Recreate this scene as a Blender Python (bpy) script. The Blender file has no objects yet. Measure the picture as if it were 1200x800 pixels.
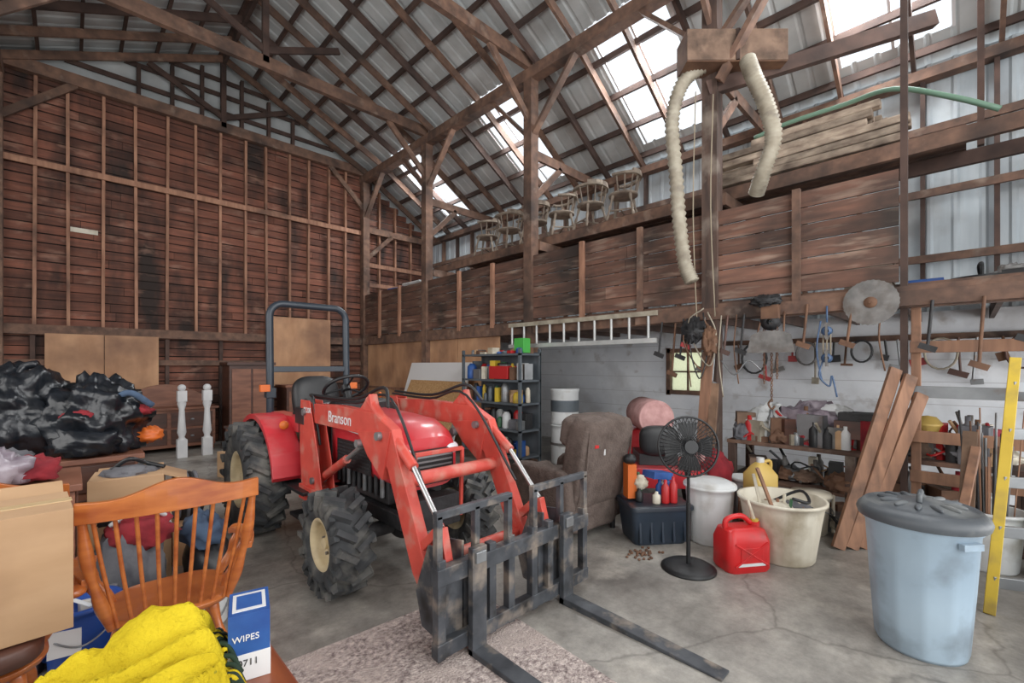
import bpy, math, random
from mathutils import Vector, Matrix, Euler, noise
random.seed(7)
sc=bpy.context.scene
V=Vector
def lin(c):
    c=c/255.0
    return c/12.92 if c<=0.04045 else ((c+0.055)/1.055)**2.4
def C(r,g,b): return (lin(r),lin(g),lin(b),1)
MATS={}
def mat(name,c1,c2=None,rough=.7,metal=0,scale=4,stretch=(1,1,1),bump=.0,bscale=None,island=0,dirt=None,dscale=2,dlo=.5,dhi=.7,coat=0,detail=5,spec=None,dirt2=None,d2scale=3,d2lo=.55,d2hi=.75,d2s=(1,1,1),d1s=(1,1,1)):
    m=bpy.data.materials.new(name); m.use_nodes=True
    nt=m.node_tree; N=nt.nodes; L=nt.links; p=N['Principled BSDF']
    p.inputs['Roughness'].default_value=rough; p.inputs['Metallic'].default_value=metal
    if coat: p.inputs['Coat Weight'].default_value=coat
    if spec is not None: p.inputs['Specular IOR Level'].default_value=spec
    tc=N.new('ShaderNodeTexCoord'); mp=N.new('ShaderNodeMapping'); mp.inputs['Scale'].default_value=stretch
    L.new(tc.outputs['Object'],mp.inputs['Vector'])
    ns=N.new('ShaderNodeTexNoise'); ns.inputs['Scale'].default_value=scale; ns.inputs['Detail'].default_value=detail
    L.new(mp.outputs[0],ns.inputs['Vector'])
    if c2 is not None:
        cr=N.new('ShaderNodeValToRGB'); cr.color_ramp.elements[0].position=.3; cr.color_ramp.elements[1].position=.7
        cr.color_ramp.elements[0].color=C(*c1); cr.color_ramp.elements[1].color=C(*c2)
        L.new(ns.outputs['Fac'],cr.inputs[0]); out=cr.outputs[0]
    else:
        rg=N.new('ShaderNodeRGB'); rg.outputs[0].default_value=C(*c1); out=rg.outputs[0]
    for (dc,ds,lo,hi,st,off) in ((dirt,dscale,dlo,dhi,d1s,0),(dirt2,d2scale,d2lo,d2hi,d2s,13.7)):
        if dc is None: continue
        m2=N.new('ShaderNodeMapping'); m2.inputs['Scale'].default_value=st; m2.inputs['Location'].default_value=(off,off,off)
        L.new(tc.outputs['Object'],m2.inputs['Vector'])
        n2=N.new('ShaderNodeTexNoise'); n2.inputs['Scale'].default_value=ds; n2.inputs['Detail'].default_value=6
        L.new(m2.outputs[0],n2.inputs['Vector'])
        mr=N.new('ShaderNodeMapRange'); mr.inputs[1].default_value=lo; mr.inputs[2].default_value=hi
        L.new(n2.outputs['Fac'],mr.inputs[0])
        mx=N.new('ShaderNodeMixRGB'); mx.inputs[2].default_value=C(*dc); L.new(mr.outputs[0],mx.inputs[0]); L.new(out,mx.inputs[1]); out=mx.outputs[0]
    if island:
        g=N.new('ShaderNodeNewGeometry'); mr=N.new('ShaderNodeMapRange'); mr.inputs[3].default_value=1-island; mr.inputs[4].default_value=1+island
        L.new(g.outputs['Random Per Island'],mr.inputs[0])
        h=N.new('ShaderNodeHueSaturation'); L.new(mr.outputs[0],h.inputs['Value']); L.new(out,h.inputs['Color']); out=h.outputs[0]
    L.new(out,p.inputs['Base Color'])
    if bump:
        nb=ns
        if bscale:
            nb=N.new('ShaderNodeTexNoise'); nb.inputs['Scale'].default_value=bscale; nb.inputs['Detail'].default_value=4; L.new(mp.outputs[0],nb.inputs['Vector'])
        bp=N.new('ShaderNodeBump'); bp.inputs['Strength'].default_value=bump; bp.inputs['Distance'].default_value=.02
        L.new(nb.outputs['Fac'],bp.inputs['Height']); L.new(bp.outputs[0],p.inputs['Normal'])
    MATS[name]=m; return m
# ---- materials
mat('siding',(136,84,66),(92,60,50),.85,scale=3,stretch=(.6,1,6),island=.32,dirt=(48,37,33),dscale=1.6,dlo=.45,dhi=.68,d1s=(1.5,1,.45),dirt2=(160,122,104),d2scale=3,d2lo=.58,d2hi=.88,d2s=(1,1,2.5),bump=.2)
mat('siding_y',(126,88,72),(84,62,53),.85,scale=3,stretch=(1,.6,6),island=.34,dirt=(55,45,40),dscale=1.3,dlo=.42,dhi=.68,dirt2=(156,134,118),d2scale=3,d2lo=.54,d2hi=.82,d2s=(1,.6,4),bump=.2)
mat('backing',(30,23,20),rough=.95)
mat('stud',(176,130,104),(134,94,74),.8,scale=4,stretch=(4,4,.6),island=.18,bump=.2,dirt=(88,65,55),dscale=2,dlo=.5,dhi=.75)
mat('beamwood',(130,98,80),(87,67,58),.85,scale=4,stretch=(2,2,2),island=.2,dirt=(60,48,43),dscale=1.5,dirt2=(166,146,130),d2scale=4,d2lo=.6,d2hi=.9,bump=.2)
mat('darkbeam',(90,69,61),(58,46,42),.9,scale=4,island=.25,bump=.2)
mat('postwood',(98,76,66),(60,48,43),.85,scale=5,stretch=(3,3,.5),island=.2,dirt=(150,138,126),dscale=3,dlo=.55,dhi=.8,bump=.3)
mat('ply',(206,160,122),(172,126,92),.75,scale=2,stretch=(2,2,.7),island=.1,dirt=(138,102,80),dscale=1.3,dlo=.46,dhi=.7)
mat('plank',(158,116,90),(118,86,68),.75,scale=4,stretch=(4,4,.5),island=.25,bump=.15,dirt=(88,67,56),dscale=5,dlo=.52,dhi=.75)
mat('osb',(205,165,115),(170,125,80),.8,scale=30)
mat('tin',(208,212,212),(180,186,187),.55,0,scale=2,dirt=(142,138,134),dscale=.9,dlo=.48,dhi=.75,island=.05)
mat('tinwall',(204,213,218),(170,181,188),.5,.1,scale=2,stretch=(1,3,.4),dirt=(136,132,129),dscale=1.2,dlo=.48,dhi=.76)
mat('whitewall',(242,245,249),(222,226,232),.85,scale=2,dirt=(184,183,184),dscale=1.6,dlo=.5,dhi=.8,dirt2=(150,138,128),d2scale=3.0,d2lo=.62,d2hi=.8,bump=.4,bscale=9)
mat('mortar',(196,197,200),rough=.95)
mat('red',(204,50,58),(188,40,48),.35,scale=3,coat=.3,dirt=(194,114,110),dscale=5,dlo=.52,dhi=.88)
mat('redorange',(210,80,66),(184,60,50),.5,scale=6,dirt=(188,132,116),dscale=8,dlo=.52,dhi=.78)
mat('rubber',(66,68,70),(42,44,46),.85,scale=9,dirt=(120,117,110),dscale=7,dlo=.46,dhi=.78,bump=.1)
mat('black',(34,35,37),(24,25,27),.45,scale=5)
mat('fanblack',(22,23,25),rough=.5)
mat('forksteel',(88,91,96),(54,57,62),.5,.35,scale=7,dirt=(146,134,122),dscale=8,dlo=.5,dhi=.7,dirt2=(40,38,38),d2scale=5,d2lo=.55,d2hi=.7)
mat('engine',(44,44,46),(26,26,28),.6,scale=20,bump=.3)
mat('cream',(226,208,168),(205,186,146),.5,scale=5,dirt=(150,130,100),dscale=6,dlo=.57,dhi=.85)
mat('rops',(48,57,66),(36,43,52),.4,.1,scale=3)
mat('chrome',(190,190,190),rough=.3,metal=.8)
mat('steelgrey',(150,153,155),(120,122,124),.4,.6,scale=5,dirt=(120,90,70),dscale=5,dlo=.6,dhi=.8)
mat('bladegrey',(130,127,124),(92,90,88),.5,.3,scale=9,dirt=(84,74,66),dscale=8,dlo=.48,dhi=.78)
mat('aluminium',(196,197,195),(168,170,169),.45,.4,scale=5)
mat('rust',(130,96,74),(92,66,52),.8,.2,scale=6,bump=.2)
mat('seatgrey',(150,152,155),(120,122,126),.7,scale=3)
mat('lamp',(230,235,240),rough=.1,spec=.9)
mat('recliner',(104,90,83),(80,68,62),.95,scale=14,bump=.5,bscale=60,dirt=(118,104,97),dscale=3)
mat('cangrey',(170,191,206),(148,169,186),.45,scale=2,dirt=(122,133,142),dscale=4,dlo=.48,dhi=.76)
mat('canlid',(80,85,90),(58,63,68),.5,scale=3,dirt=(130,132,129),dscale=5,dlo=.5,dhi=.82)
mat('gasred',(208,34,36),(188,26,30),.4,scale=3,dirt=(150,50,46),dscale=6,dlo=.55,dhi=.8)
mat('tote',(46,58,72),(36,46,58),.4,scale=3)
mat('totelid',(36,44,54),rough=.4)
mat('creamplast',(226,220,203),(205,196,176),.5,scale=4,dirt=(160,145,120),dscale=5,dlo=.48,dhi=.78)
mat('whiteplast',(226,228,228),(203,206,206),.4,scale=3,dirt=(160,153,142),dscale=5,dlo=.54,dhi=.82)
mat('jug',(222,190,110),(205,170,85),.4,scale=3)
mat('yellow',(222,190,58),(200,166,44),.5,scale=3,dirt=(156,130,66),dscale=5,dlo=.5,dhi=.78)
mat('fleece',(216,190,44),(180,154,30),.98,scale=6,bump=1.0,bscale=40,spec=.02,dirt=(54,88,46),dscale=6,dlo=.625,dhi=.64)
mat('fringe',(30,56,36),(18,24,20),.9,scale=10)
mat('bag',(28,32,38),(17,20,24),.28,scale=6,bump=.5,bscale=9)
mat('bagclear',(176,166,174),(112,98,110),.25,scale=9,bump=.4)
mat('cloth_red',(160,40,48),(110,24,34),.9,scale=8,bump=.4)
mat('cloth_blue',(76,98,124),(52,66,90),.9,scale=8,bump=.4)
mat('cloth_grey',(112,112,116),(78,78,84),.9,scale=8,bump=.4)
mat('cardboard',(194,157,120),(176,139,102),.85,scale=2,stretch=(1,1,4),dirt=(150,116,86),dscale=2,dlo=.5,dhi=.8)
mat('tape',(205,176,132),rough=.3)
mat('maple',(192,110,52),(150,72,32),.3,scale=3,stretch=(2,2,8),coat=.4)
mat('tabletop',(148,78,46),(112,54,34),.3,scale=3,stretch=(8,1,1),coat=.3)
mat('oldchair',(146,133,118),(100,87,76),.8,scale=8,island=.15)
mat('darkfurn',(92,57,45),(60,39,32),.45,scale=3,stretch=(1,1,4))
mat('brownfurn',(146,96,73),(108,67,51),.5,scale=3,stretch=(1,1,5))
mat('whitepaint',(226,226,226),(204,204,206),.5,scale=4)
mat('bluebox',(40,90,160),(24,62,130),.5,scale=9)
mat('bluebucket',(28,70,150),rough=.4)
mat('shelfgrey',(108,116,122),(82,90,97),.5,.3,scale=3)
mat('toolred',(182,36,38),rough=.4)
mat('green',(60,104,74),rough=.5)
mat('lime',(70,170,70),rough=.5)
mat('hosegreyish',(176,168,150),(144,134,116),.65,scale=8,dirt=(108,98,87),dscale=6,dlo=.5,dhi=.8)
mat('hosegreen',(100,132,112),rough=.5)
mat('insul',(180,163,144),(120,103,90),.9,scale=9,stretch=(2,.6,2),bump=.8,island=.28,dirt=(84,71,62),dscale=4,dlo=.48,dhi=.75)
mat('oldboard',(138,112,94),(96,76,63),.9,scale=6,bump=.4,dirt=(78,62,52),dscale=5)
mat('pinkroll',(204,160,156),(172,126,124),.95,scale=12,bump=.3)
mat('rope',(150,138,118),rough=.9)
mat('bluepulley',(70,98,134),(50,70,102),.4,scale=9)
mat('orange',(216,104,36),rough=.5)
mat('firewood',(138,108,86),(90,70,56),.9,scale=6,island=.3,bump=.3)
mat('white',(228,228,228),rough=.5)
def floor_mat():
    m=mat('concrete',(166,161,153),(134,130,124),.42,scale=1.3,dirt=(106,101,96),dscale=.8,dlo=.45,dhi=.7,dirt2=(186,179,168),d2scale=2.4,d2lo=.55,d2hi=.8,bump=.15,bscale=20,detail=10)
    nt=m.node_tree;N=nt.nodes;L=nt.links;p=N['Principled BSDF']
    src=p.inputs['Base Color'].links[0].from_socket
    tc=N.new('ShaderNodeTexCoord')
    nz=N.new('ShaderNodeTexNoise'); nz.inputs['Scale'].default_value=1.5; nz.inputs['Detail'].default_value=5; L.new(tc.outputs['Object'],nz.inputs['Vector'])
    mx=N.new('ShaderNodeMixRGB'); mx.inputs[0].default_value=.35; L.new(tc.outputs['Object'],mx.inputs[1]); L.new(nz.outputs['Color'],mx.inputs[2])
    vo=N.new('ShaderNodeTexVoronoi'); vo.feature='DISTANCE_TO_EDGE'; vo.inputs['Scale'].default_value=.75; L.new(mx.outputs[0],vo.inputs['Vector'])
    mr=N.new('ShaderNodeMapRange'); mr.inputs[1].default_value=0; mr.inputs[2].default_value=.007; mr.inputs[3].default_value=.5; mr.inputs[4].default_value=0; L.new(vo.outputs['Distance'],mr.inputs[0])
    m2=N.new('ShaderNodeMixRGB'); m2.inputs[2].default_value=C(80,75,70); L.new(mr.outputs[0],m2.inputs[0]); L.new(src,m2.inputs[1])
    n3=N.new('ShaderNodeTexNoise'); n3.inputs['Scale'].default_value=6; n3.inputs['Detail'].default_value=12; n3.inputs['Roughness'].default_value=.78; L.new(tc.outputs['Object'],n3.inputs['Vector'])
    mr3=N.new('ShaderNodeMapRange'); mr3.inputs[1].default_value=.32; mr3.inputs[2].default_value=.68; mr3.inputs[3].default_value=.55; mr3.inputs[4].default_value=1.3; L.new(n3.outputs['Fac'],mr3.inputs[0])
    h=N.new('ShaderNodeHueSaturation'); L.new(m2.outputs[0],h.inputs['Color']); L.new(mr3.outputs[0],h.inputs['Value'])
    L.new(h.outputs[0],p.inputs['Base Color'])
floor_mat()
mat('rug',(226,210,202),(120,104,102),.98,scale=45,bump=1.0,bscale=90,detail=4,dirt=(196,180,172),dscale=3)
def glass_mat():
    m=bpy.data.materials.new('dirtyglass'); m.use_nodes=True; nt=m.node_tree;N=nt.nodes;L=nt.links
    N.remove(N['Principled BSDF']); o=N['Material Output']
    t=N.new('ShaderNodeBsdfTranslucent'); t.inputs[0].default_value=C(232,232,212)
    tr=N.new('ShaderNodeBsdfTransparent'); tr.inputs[0].default_value=C(232,232,206)
    nz=N.new('ShaderNodeTexNoise'); nz.inputs['Scale'].default_value=6
    mx=N.new('ShaderNodeMixShader'); L.new(nz.outputs['Fac'],mx.inputs[0]); L.new(t.outputs[0],mx.inputs[1]); L.new(tr.outputs[0],mx.inputs[2]); L.new(mx.outputs[0],o.inputs[0]); MATS['dirtyglass']=m
glass_mat()

# ---- builder
def orient(z,up=(0,0,1)):
    z=V(z).normalized(); up=V(up)
    x=up.cross(z)
    if x.length<1e-4: x=V((1,0,0)).cross(z) if abs(z.x)<.9 else V((0,1,0)).cross(z)
    x.normalize(); y=z.cross(x)
    return Matrix((x,y,z)).transposed()
def catmull(pts,seg=6):
    P=[V(p) for p in pts]; P=[2*P[0]-P[1]]+P+[2*P[-1]-P[-2]]; out=[]
    for i in range(1,len(P)-2):
        a,b,c,d=P[i-1],P[i],P[i+1],P[i+2]
        for k in range(seg):
            t=k/seg
            out.append(.5*((2*b)+(c-a)*t+(2*a-5*b+4*c-d)*t*t+(3*b-a-3*c+d)*t**3))
    out.append(P[-2]); return out
BOXF=[(0,1,3,2),(4,6,7,5),(0,4,5,1),(2,3,7,6),(0,2,6,4),(1,5,7,3)]
class B:
    def __init__(s,name,M=None,parent=None):
        s.name=name;s.v=[];s.f=[];s.mi=[];s.sm=[];s.mats=[];s.M=M or Matrix();s.parent=parent
    def add(s,vs,fs,m,smooth=False,M=None):
        if m not in s.mats: s.mats.append(m)
        k=s.mats.index(m); o=len(s.v); T=s.M@M if M else s.M
        s.v+= [tuple(T@V(p)) for p in vs]
        for f in fs: s.f.append(tuple(i+o for i in f)); s.mi.append(k); s.sm.append(smooth)
    def box(s,c,sz,m,rot=(0,0,0)):
        x,y,z=[q/2 for q in sz]
        vs=[(a*x,b*y,d*z) for a in(-1,1) for b in(-1,1) for d in(-1,1)]
        s.add(vs,BOXF,m,False,Matrix.Translation(c)@Euler(rot).to_matrix().to_4x4())
    def bb(s,x0,x1,y0,y1,z0,z1,m): s.box(((x0+x1)/2,(y0+y1)/2,(z0+z1)/2),(x1-x0,y1-y0,z1-z0),m)
    def beam(s,p1,p2,w,h,m,up=(0,0,1)):
        p1=V(p1);p2=V(p2);R=orient(p2-p1,up).to_4x4(); l=(p2-p1).length
        vs=[(a*w/2,b*h/2,d*l/2) for a in(-1,1) for b in(-1,1) for d in(-1,1)]
        s.add(vs,BOXF,m,False,Matrix.Translation((p1+p2)/2)@R)
    def lathe(s,prof,o,m,axis=(0,0,1),n=28,smooth=True,wob=None):
        R=Matrix.Translation(o)@orient(axis,(0,1,0)).to_4x4(); vs=[];fs=[]
        for (r,h) in prof:
            for i in range(n):
                a=2*math.pi*i/n; rr=r*(1+(wob(i,n,h) if wob else 0)); vs.append((rr*math.cos(a),rr*math.sin(a),h))
        for j in range(len(prof)-1):
            for i in range(n):
                i2=(i+1)%n; fs.append((j*n+i,j*n+i2,(j+1)*n+i2,(j+1)*n+i))
        s.add(vs,fs,m,smooth,R)
    def cyl(s,p1,p2,r,m,r2=None,n=16):
        p1=V(p1);p2=V(p2);l=(p2-p1).length;r2=r if r2 is None else r2
        R=Matrix.Translation(p1)@orient(p2-p1).to_4x4()
        vs=[(r*math.cos(2*math.pi*i/n),r*math.sin(2*math.pi*i/n),0) for i in range(n)]+[(r2*math.cos(2*math.pi*i/n),r2*math.sin(2*math.pi*i/n),l) for i in range(n)]
        s.add(vs,[(i,(i+1)%n,n+(i+1)%n,n+i) for i in range(n)],m,True,R)
        s.add(vs,[tuple(range(n-1,-1,-1)),tuple(range(n,2*n))],m,False,R)
    def tube(s,pts,r,m,n=8,sm=True,closed=False,rf=None):
        P=[V(p) for p in pts]
        if sm and not closed and len(P)>2: P=catmull(P)
        K=len(P); vs=[];fs=[]; up=None
        for i,p in enumerate(P):
            if closed: t=P[(i+1)%K]-P[i-1]
            else: t=P[min(i+1,K-1)]-P[max(i-1,0)]
            t.normalize()
            if up is None:
                up=V((0,0,1)) if abs(t.z)<.9 else V((1,0,0))
            x=up.cross(t)
            if x.length<1e-4: x=V((1,0,0)).cross(t)
            x.normalize(); up=t.cross(x)
            rr=r*(rf(i,K) if rf else 1)
            for k in range(n):
                a=2*math.pi*k/n; vs.append(tuple(p+x*math.cos(a)*rr+up*math.sin(a)*rr))
        for i in range(K if closed else K-1):
            j=(i+1)%K
            for k in range(n): fs.append((i*n+k,i*n+(k+1)%n,j*n+(k+1)%n,j*n+k))
        if not closed: fs+= [tuple(range(n-1,-1,-1)),tuple(range((K-1)*n,K*n))]
        s.add(vs,fs,m,True)
    def ell(s,c,rad,m,rot=(0,0,0),amp=0,fr=3,nu=24,nv=14,seed=0,flat=None,sq=1):
        vs=[];fs=[]
        for j in range(nv+1):
            ph=math.pi*j/nv
            for i in range(nu):
                th=2*math.pi*i/nu
                d=V((math.sin(ph)*math.cos(th),math.sin(ph)*math.sin(th),math.cos(ph)))
                if sq!=1: d=V([math.copysign(abs(q)**sq,q) for q in d])
                k=1+amp*(noise.noise(d*fr+V((seed,seed*2.1,0)))+.5*noise.noise(d*fr*2.7+V((seed,0,5)))) if amp else 1
                p=V((d.x*rad[0]*k,d.y*rad[1]*k,d.z*rad[2]*k))
                if flat is not None: p.z=max(p.z,-rad[2]*flat)
                vs.append(tuple(p))
        for j in range(nv):
            for i in range(nu): fs.append((j*nu+i,(j+1)*nu+i,(j+1)*nu+(i+1)%nu,j*nu+(i+1)%nu))
        s.add(vs,fs,m,True,Matrix.Translation(c)@Euler(rot).to_matrix().to_4x4())
    def prismx(s,poly,x0,x1,m):
        n=len(poly); vs=[(x0,y,z) for y,z in poly]+[(x1,y,z) for y,z in poly]
        s.add(vs,[(i,(i+1)%n,n+(i+1)%n,n+i) for i in range(n)]+[tuple(range(n-1,-1,-1)),tuple(range(n,2*n))],m)
    def loft(s,secs,m,smooth=True,caps=True):
        n=len(secs[0]); vs=[p for q in secs for p in q]; fs=[]
        for j in range(len(secs)-1):
            for i in range(n): fs.append((j*n+i,j*n+(i+1)%n,(j+1)*n+(i+1)%n,(j+1)*n+i))
        s.add(vs,fs,m,smooth)
        if caps: s.add(vs,[tuple(range(n-1,-1,-1)),tuple(range((len(secs)-1)*n,len(secs)*n))],m)
    def done(s,bevel=0,sub=0,solid=0,seg=2):
        me=bpy.data.meshes.new(s.name); me.from_pydata(s.v,[],s.f)
        for m in s.mats: me.materials.append(MATS[m])
        me.polygons.foreach_set('material_index',s.mi); me.polygons.foreach_set('use_smooth',s.sm); me.update()
        ob=bpy.data.objects.new(s.name,me); sc.collection.objects.link(ob)
        import bmesh
        bm=bmesh.new(); bm.from_mesh(me); bmesh.ops.recalc_face_normals(bm,faces=bm.faces); bm.to_mesh(me); bm.free()
        if solid:
            q=ob.modifiers.new('s','SOLIDIFY'); q.thickness=solid
        if bevel:
            q=ob.modifiers.new('b','BEVEL'); q.width=bevel; q.segments=seg; q.limit_method='ANGLE'; q.angle_limit=.9
        if sub:
            q=ob.modifiers.new('u','SUBSURF'); q.levels=sub; q.render_levels=sub
        if s.parent: ob.parent=s.parent
        return ob
def T(x,y,z=0,rz=0,s=1): return Matrix.Translation((x,y,z))@Matrix.Rotation(math.radians(rz),4,'Z')@Matrix.Scale(s,4)
def rrect(cx,cz,w,h,r,y,k=4):
    pts=[]
    for (sx,sz,a0) in((1,1,0),(-1,1,90),(-1,-1,180),(1,-1,270)):
        for i in range(k+1):
            a=math.radians(a0+90*i/k); pts.append((cx+sx*(w/2-r)+r*math.cos(a),y,cz+sz*(h/2-r)+r*math.sin(a)))
    return pts

# ================= ROOM =================
XP=5.3; XL=-.84; YW=10.8; XR=7.4; XLL=-2.94; ZT=6.4; ZE=5.1; ZR=7.8; XM=2.23; Y0=-4
SL=(ZT-ZE)/(XR-XP)
up=.16
b=B('floor'); b.bb(XLL-.1,XR+.1,Y0,YW+.1,-.1,0,'concrete'); b.done()
b=B('wall_back')
z=0
while z<ZT-.02:
    h=.15; zt=min(z+h,ZT)
    xm=min(XR,XP+(ZT-zt)/SL); xn=max(XLL,XL-(ZT-zt)/SL)
    cuts=[xn,random.uniform(.0,1.5),random.uniform(2.3,4.5),xm]
    for a,c in zip(cuts[:-1],cuts[1:]): b.bb(a+.003,c-.003,YW+.01*random.random(),YW+.03,z+random.uniform(.006,.018),zt,'siding')
    z+=.156
b.bb(XLL,XR,YW+.03,YW+.05,0,ZE,'backing')
b.bb(XL,XP,YW+.031,YW+.05,ZE,ZT,'backing')
b.add([(XLL,YW+.055,ZE+up),(XLL,YW+.055,ZE-.3),(XR,YW+.055,ZE-.3),(XR,YW+.055,ZE+up),(XP,YW+.055,ZT+up),(XM,YW+.055,ZR+up),(XL,YW+.055,ZT+up)],[(0,1,2,3,4,5,6)],'tin')
b.done()
b=B('wall_back_stud_framing')
xs=[-.44+.44*i for i in range(0,13)]+[5.75,6.2,6.65,7.1,-1.0,-1.5,-2.0,-2.5]
for x in xs:
    zt=ZT if XL<x<XP else (ZT-(x-XP)*SL if x>XP else ZT-(XL-x)*SL)-.1
    dx=random.uniform(-.03,.03)
    b.beam((x+dx,YW-.046,2.22 if x<XP else 2.3),(x+dx+random.uniform(-.02,.02),YW-.046,zt),.044,.088,'stud',up=(0,1,0))
for x in [-.44+.88*i for i in range(7)]: b.bb(x-.03,x+.03,YW-.09,YW-.002,0,2.05,'darkbeam')
b.bb(XL,XP-.1,YW-.13,YW-.09,4.82,4.92,'stud')
b.bb(XL,XP-.1,YW-.14,YW-.0,2.06,2.22,'beamwood')
b.bb(XL,XP-.1,YW-.12,YW-.09,1.55,1.65,'beamwood')
b.bb(XL-.1,XP+.1,YW-.16,YW-.0,6.32,6.46,'beamwood')
b.bb(XP+.1,XR-.1,YW-.13,YW-.09,4.05,4.15,'stud'); b.bb(XP+.1,XR-.1,YW-.13,YW-.09,3.55,3.65,'stud')
b.bb(.0,.35,YW-.008,YW-.002,3.85,3.93,'creamplast')
for x in (.9,1.4,XM-.35,XM,XM+.35,3.1,3.6): b.bb(x-.03,x+.03,YW-.1,YW-.0,ZT,ZR-abs(x-XM)*.456-.1,'darkbeam')
for zz in (6.75,7.1,7.4): 
    hw=(ZR-zz)/.456; b.bb(XM-hw,XM+hw,YW-.06,YW-.02,zz-.04,zz+.04,'darkbeam')
b.done()
b=B('plywood_wall_patch'); b.bb(-.3,.42,YW-.165,YW-.145,1.0,2.08,'ply'); b.bb(.43,1.18,YW-.165,YW-.145,1.0,2.08,'ply'); b.done()
b=B('plywood_wall_patch'); b.bb(3.02,4.4,YW-.19,YW-.165,1.1,2.62,'ply'); b.done()

def ribbed(b,fn,a0,a1,step,m,cuts,holes=()):
    prof=[];a=a0
    while a<a1-1e-6:
        for q,h in((0,0),(.62,0),(.72,.022),(.85,.022),(.95,0)):
            if a+q*step<=a1: prof.append((a+q*step,h))
        a+=step
    prof.append((a1,0))
    for t0,t1 in zip(cuts[:-1],cuts[1:]):
        vs=[];fs=[]
        for (p,h) in prof: vs+= [fn(p,t0,h),fn(p,t1,h)]
        for i in range(len(prof)-1):
            am=(prof[i][0]+prof[i+1][0])/2; tm=(t0+t1)/2
            if any(h[0]<am<h[1] and h[2]<tm<h[3] for h in holes): continue
            fs.append((2*i,2*i+1,2*i+3,2*i+2))
        b.add(vs,fs,m)
b=B('wall_right')
WY0,WY1,WZ0,WZ1=3.0,3.63,1.09,1.8
for (ya,yb,za,zb) in ((Y0,WY0,0,2.2),(WY1,YW,0,2.2),(WY0,WY1,0,WZ0),(WY0,WY1,WZ1,2.2)):
    b.bb(XR,XR+.15,ya,yb,za,zb,'whitewall')
for i in range(1,8): 
    zc=i*.27
    if WZ0-.05<zc<WZ1+.05:
        b.bb(XR-.003,XR,Y0,WY0-.08,zc-.004,zc+.004,'mortar'); b.bb(XR-.003,XR,WY1+.08,YW,zc-.004,zc+.004,'mortar')
    else: b.bb(XR-.003,XR,Y0,YW,zc-.004,zc+.004,'mortar')
ribbed(b,lambda a,t,h:(XR+.03-h,a,t),Y0,YW,.23,'tinwall',[2.2,ZE+.1])
b.done()
b=B('window_1')
b.bb(XR+.06,XR+.07,WY0,WY1,WZ0,WZ1,'dirtyglass')
for y in (WY0+.31,): b.bb(XR+.03,XR+.08,y-.012,y+.012,WZ0,WZ1,'beamwood')
b.bb(XR+.03,XR+.08,WY0,WY1,WZ0+.34,WZ0+.365,'beamwood')
for y in (WY0,WY1): b.bb(XR-.03,XR+.09,y-.035,y+.035,WZ0-.05,WZ1+.05,'beamwood')
for zz in (WZ0,WZ1): b.bb(XR-.03,XR+.09,WY0-.02,WY1+.02,zz-.035,zz+.035,'beamwood')
b.done()
b=B('wall_right_framing')
y=-3.9
while y<YW-.2:
    b.bb(XR-.1,XR-.005,y-.022,y+.022,2.29,ZE-.05,'darkbeam' if random.random()<.4 else 'beamwood'); y+=.61
for zz in (2.82,3.6,4.35): b.bb(XR-.14,XR-.1,Y0,YW-.15,zz-.045,zz+.045,'beamwood')
b.bb(XR-.16,XR,Y0,YW-.1,ZE-.14,ZE-.02,'beamwood')
b.done()
b=B('wall_left')
ribbed(b,lambda a,t,h:(XLL+h,a,t),Y0,YW,.23,'tinwall',[0,ZE]); 
for zz in (1.0,2.2,3.5,4.9): b.bb(XLL+.03,XLL+.12,Y0,YW,zz-.05,zz+.05,'beamwood')
b.done()
def zroof(x):
    if x>XP: return ZT-(x-XP)*SL
    if x<XL: return ZT-(XL-x)*SL
    return ZR-abs(x-XM)*(ZR-ZT)/(XM-XL)
SKY=[(.1,1.15,5.9,7.15),(2.75,3.9,5.4,7.15),(5.65,6.65,5.4,7.15),(8.7,9.6,5.4,7.15)]
b=B('ceiling')
def rf(holes=(),cuts=None):
    ribbed(b,lambda a,t,h:(t,a,zroof(t)+up+h),Y0,YW+.05,.23,'tin',cuts,holes)
rf(cuts=[XM,XP]); rf(cuts=[XL,XM]); rf(cuts=[XLL-.1,XL])
rf(holes=SKY,cuts=[XP,5.4,5.9,7.15,XR+.1])
for h in SKY:
    ym=(h[0]+h[1])/2
    for yy in (h[0],ym,h[1]): b.beam((h[2],yy,zroof(h[2])+up),(h[3],yy,zroof(h[3])+up),.03,.04,'whitepaint')
b.done()
b=B('roof_framing')
pur=[]
n=6
for i in range(n+1):
    x=XM+(XP-XM)*i/n
    if i<n: pur.append(x+.05); pur.append(2*XM-x-.05)
for i in range(1,5): 
    x=XP+(XR-XP)*i/4.3; pur.append(x); pur.append(2*XM-x)
for x in pur: b.bb(x-.022,x+.022,Y0,YW,zroof(x)+.05,zroof(x)+.14,'darkbeam')
y=Y0+.1
i=0
while y<YW-.1:
    for (xa,xb) in ((XM,XP),(XM,XL),(XP,XR),(XL,XLL)):
        b.beam((xa,y,zroof(xa)-.02),(xb,y,zroof(xb)-.02),.042,.13,'beamwood' if i%3 else 'darkbeam')
    y+=.725;i+=1
b.bb(XM-.03,XM+.03,Y0,YW,ZR-.12,ZR+.1,'darkbeam')
b.done()
b=B('post_and_beam_frame')
PY=[10.66,7.9,4.94,2.07,-.8,-3.7]
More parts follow.
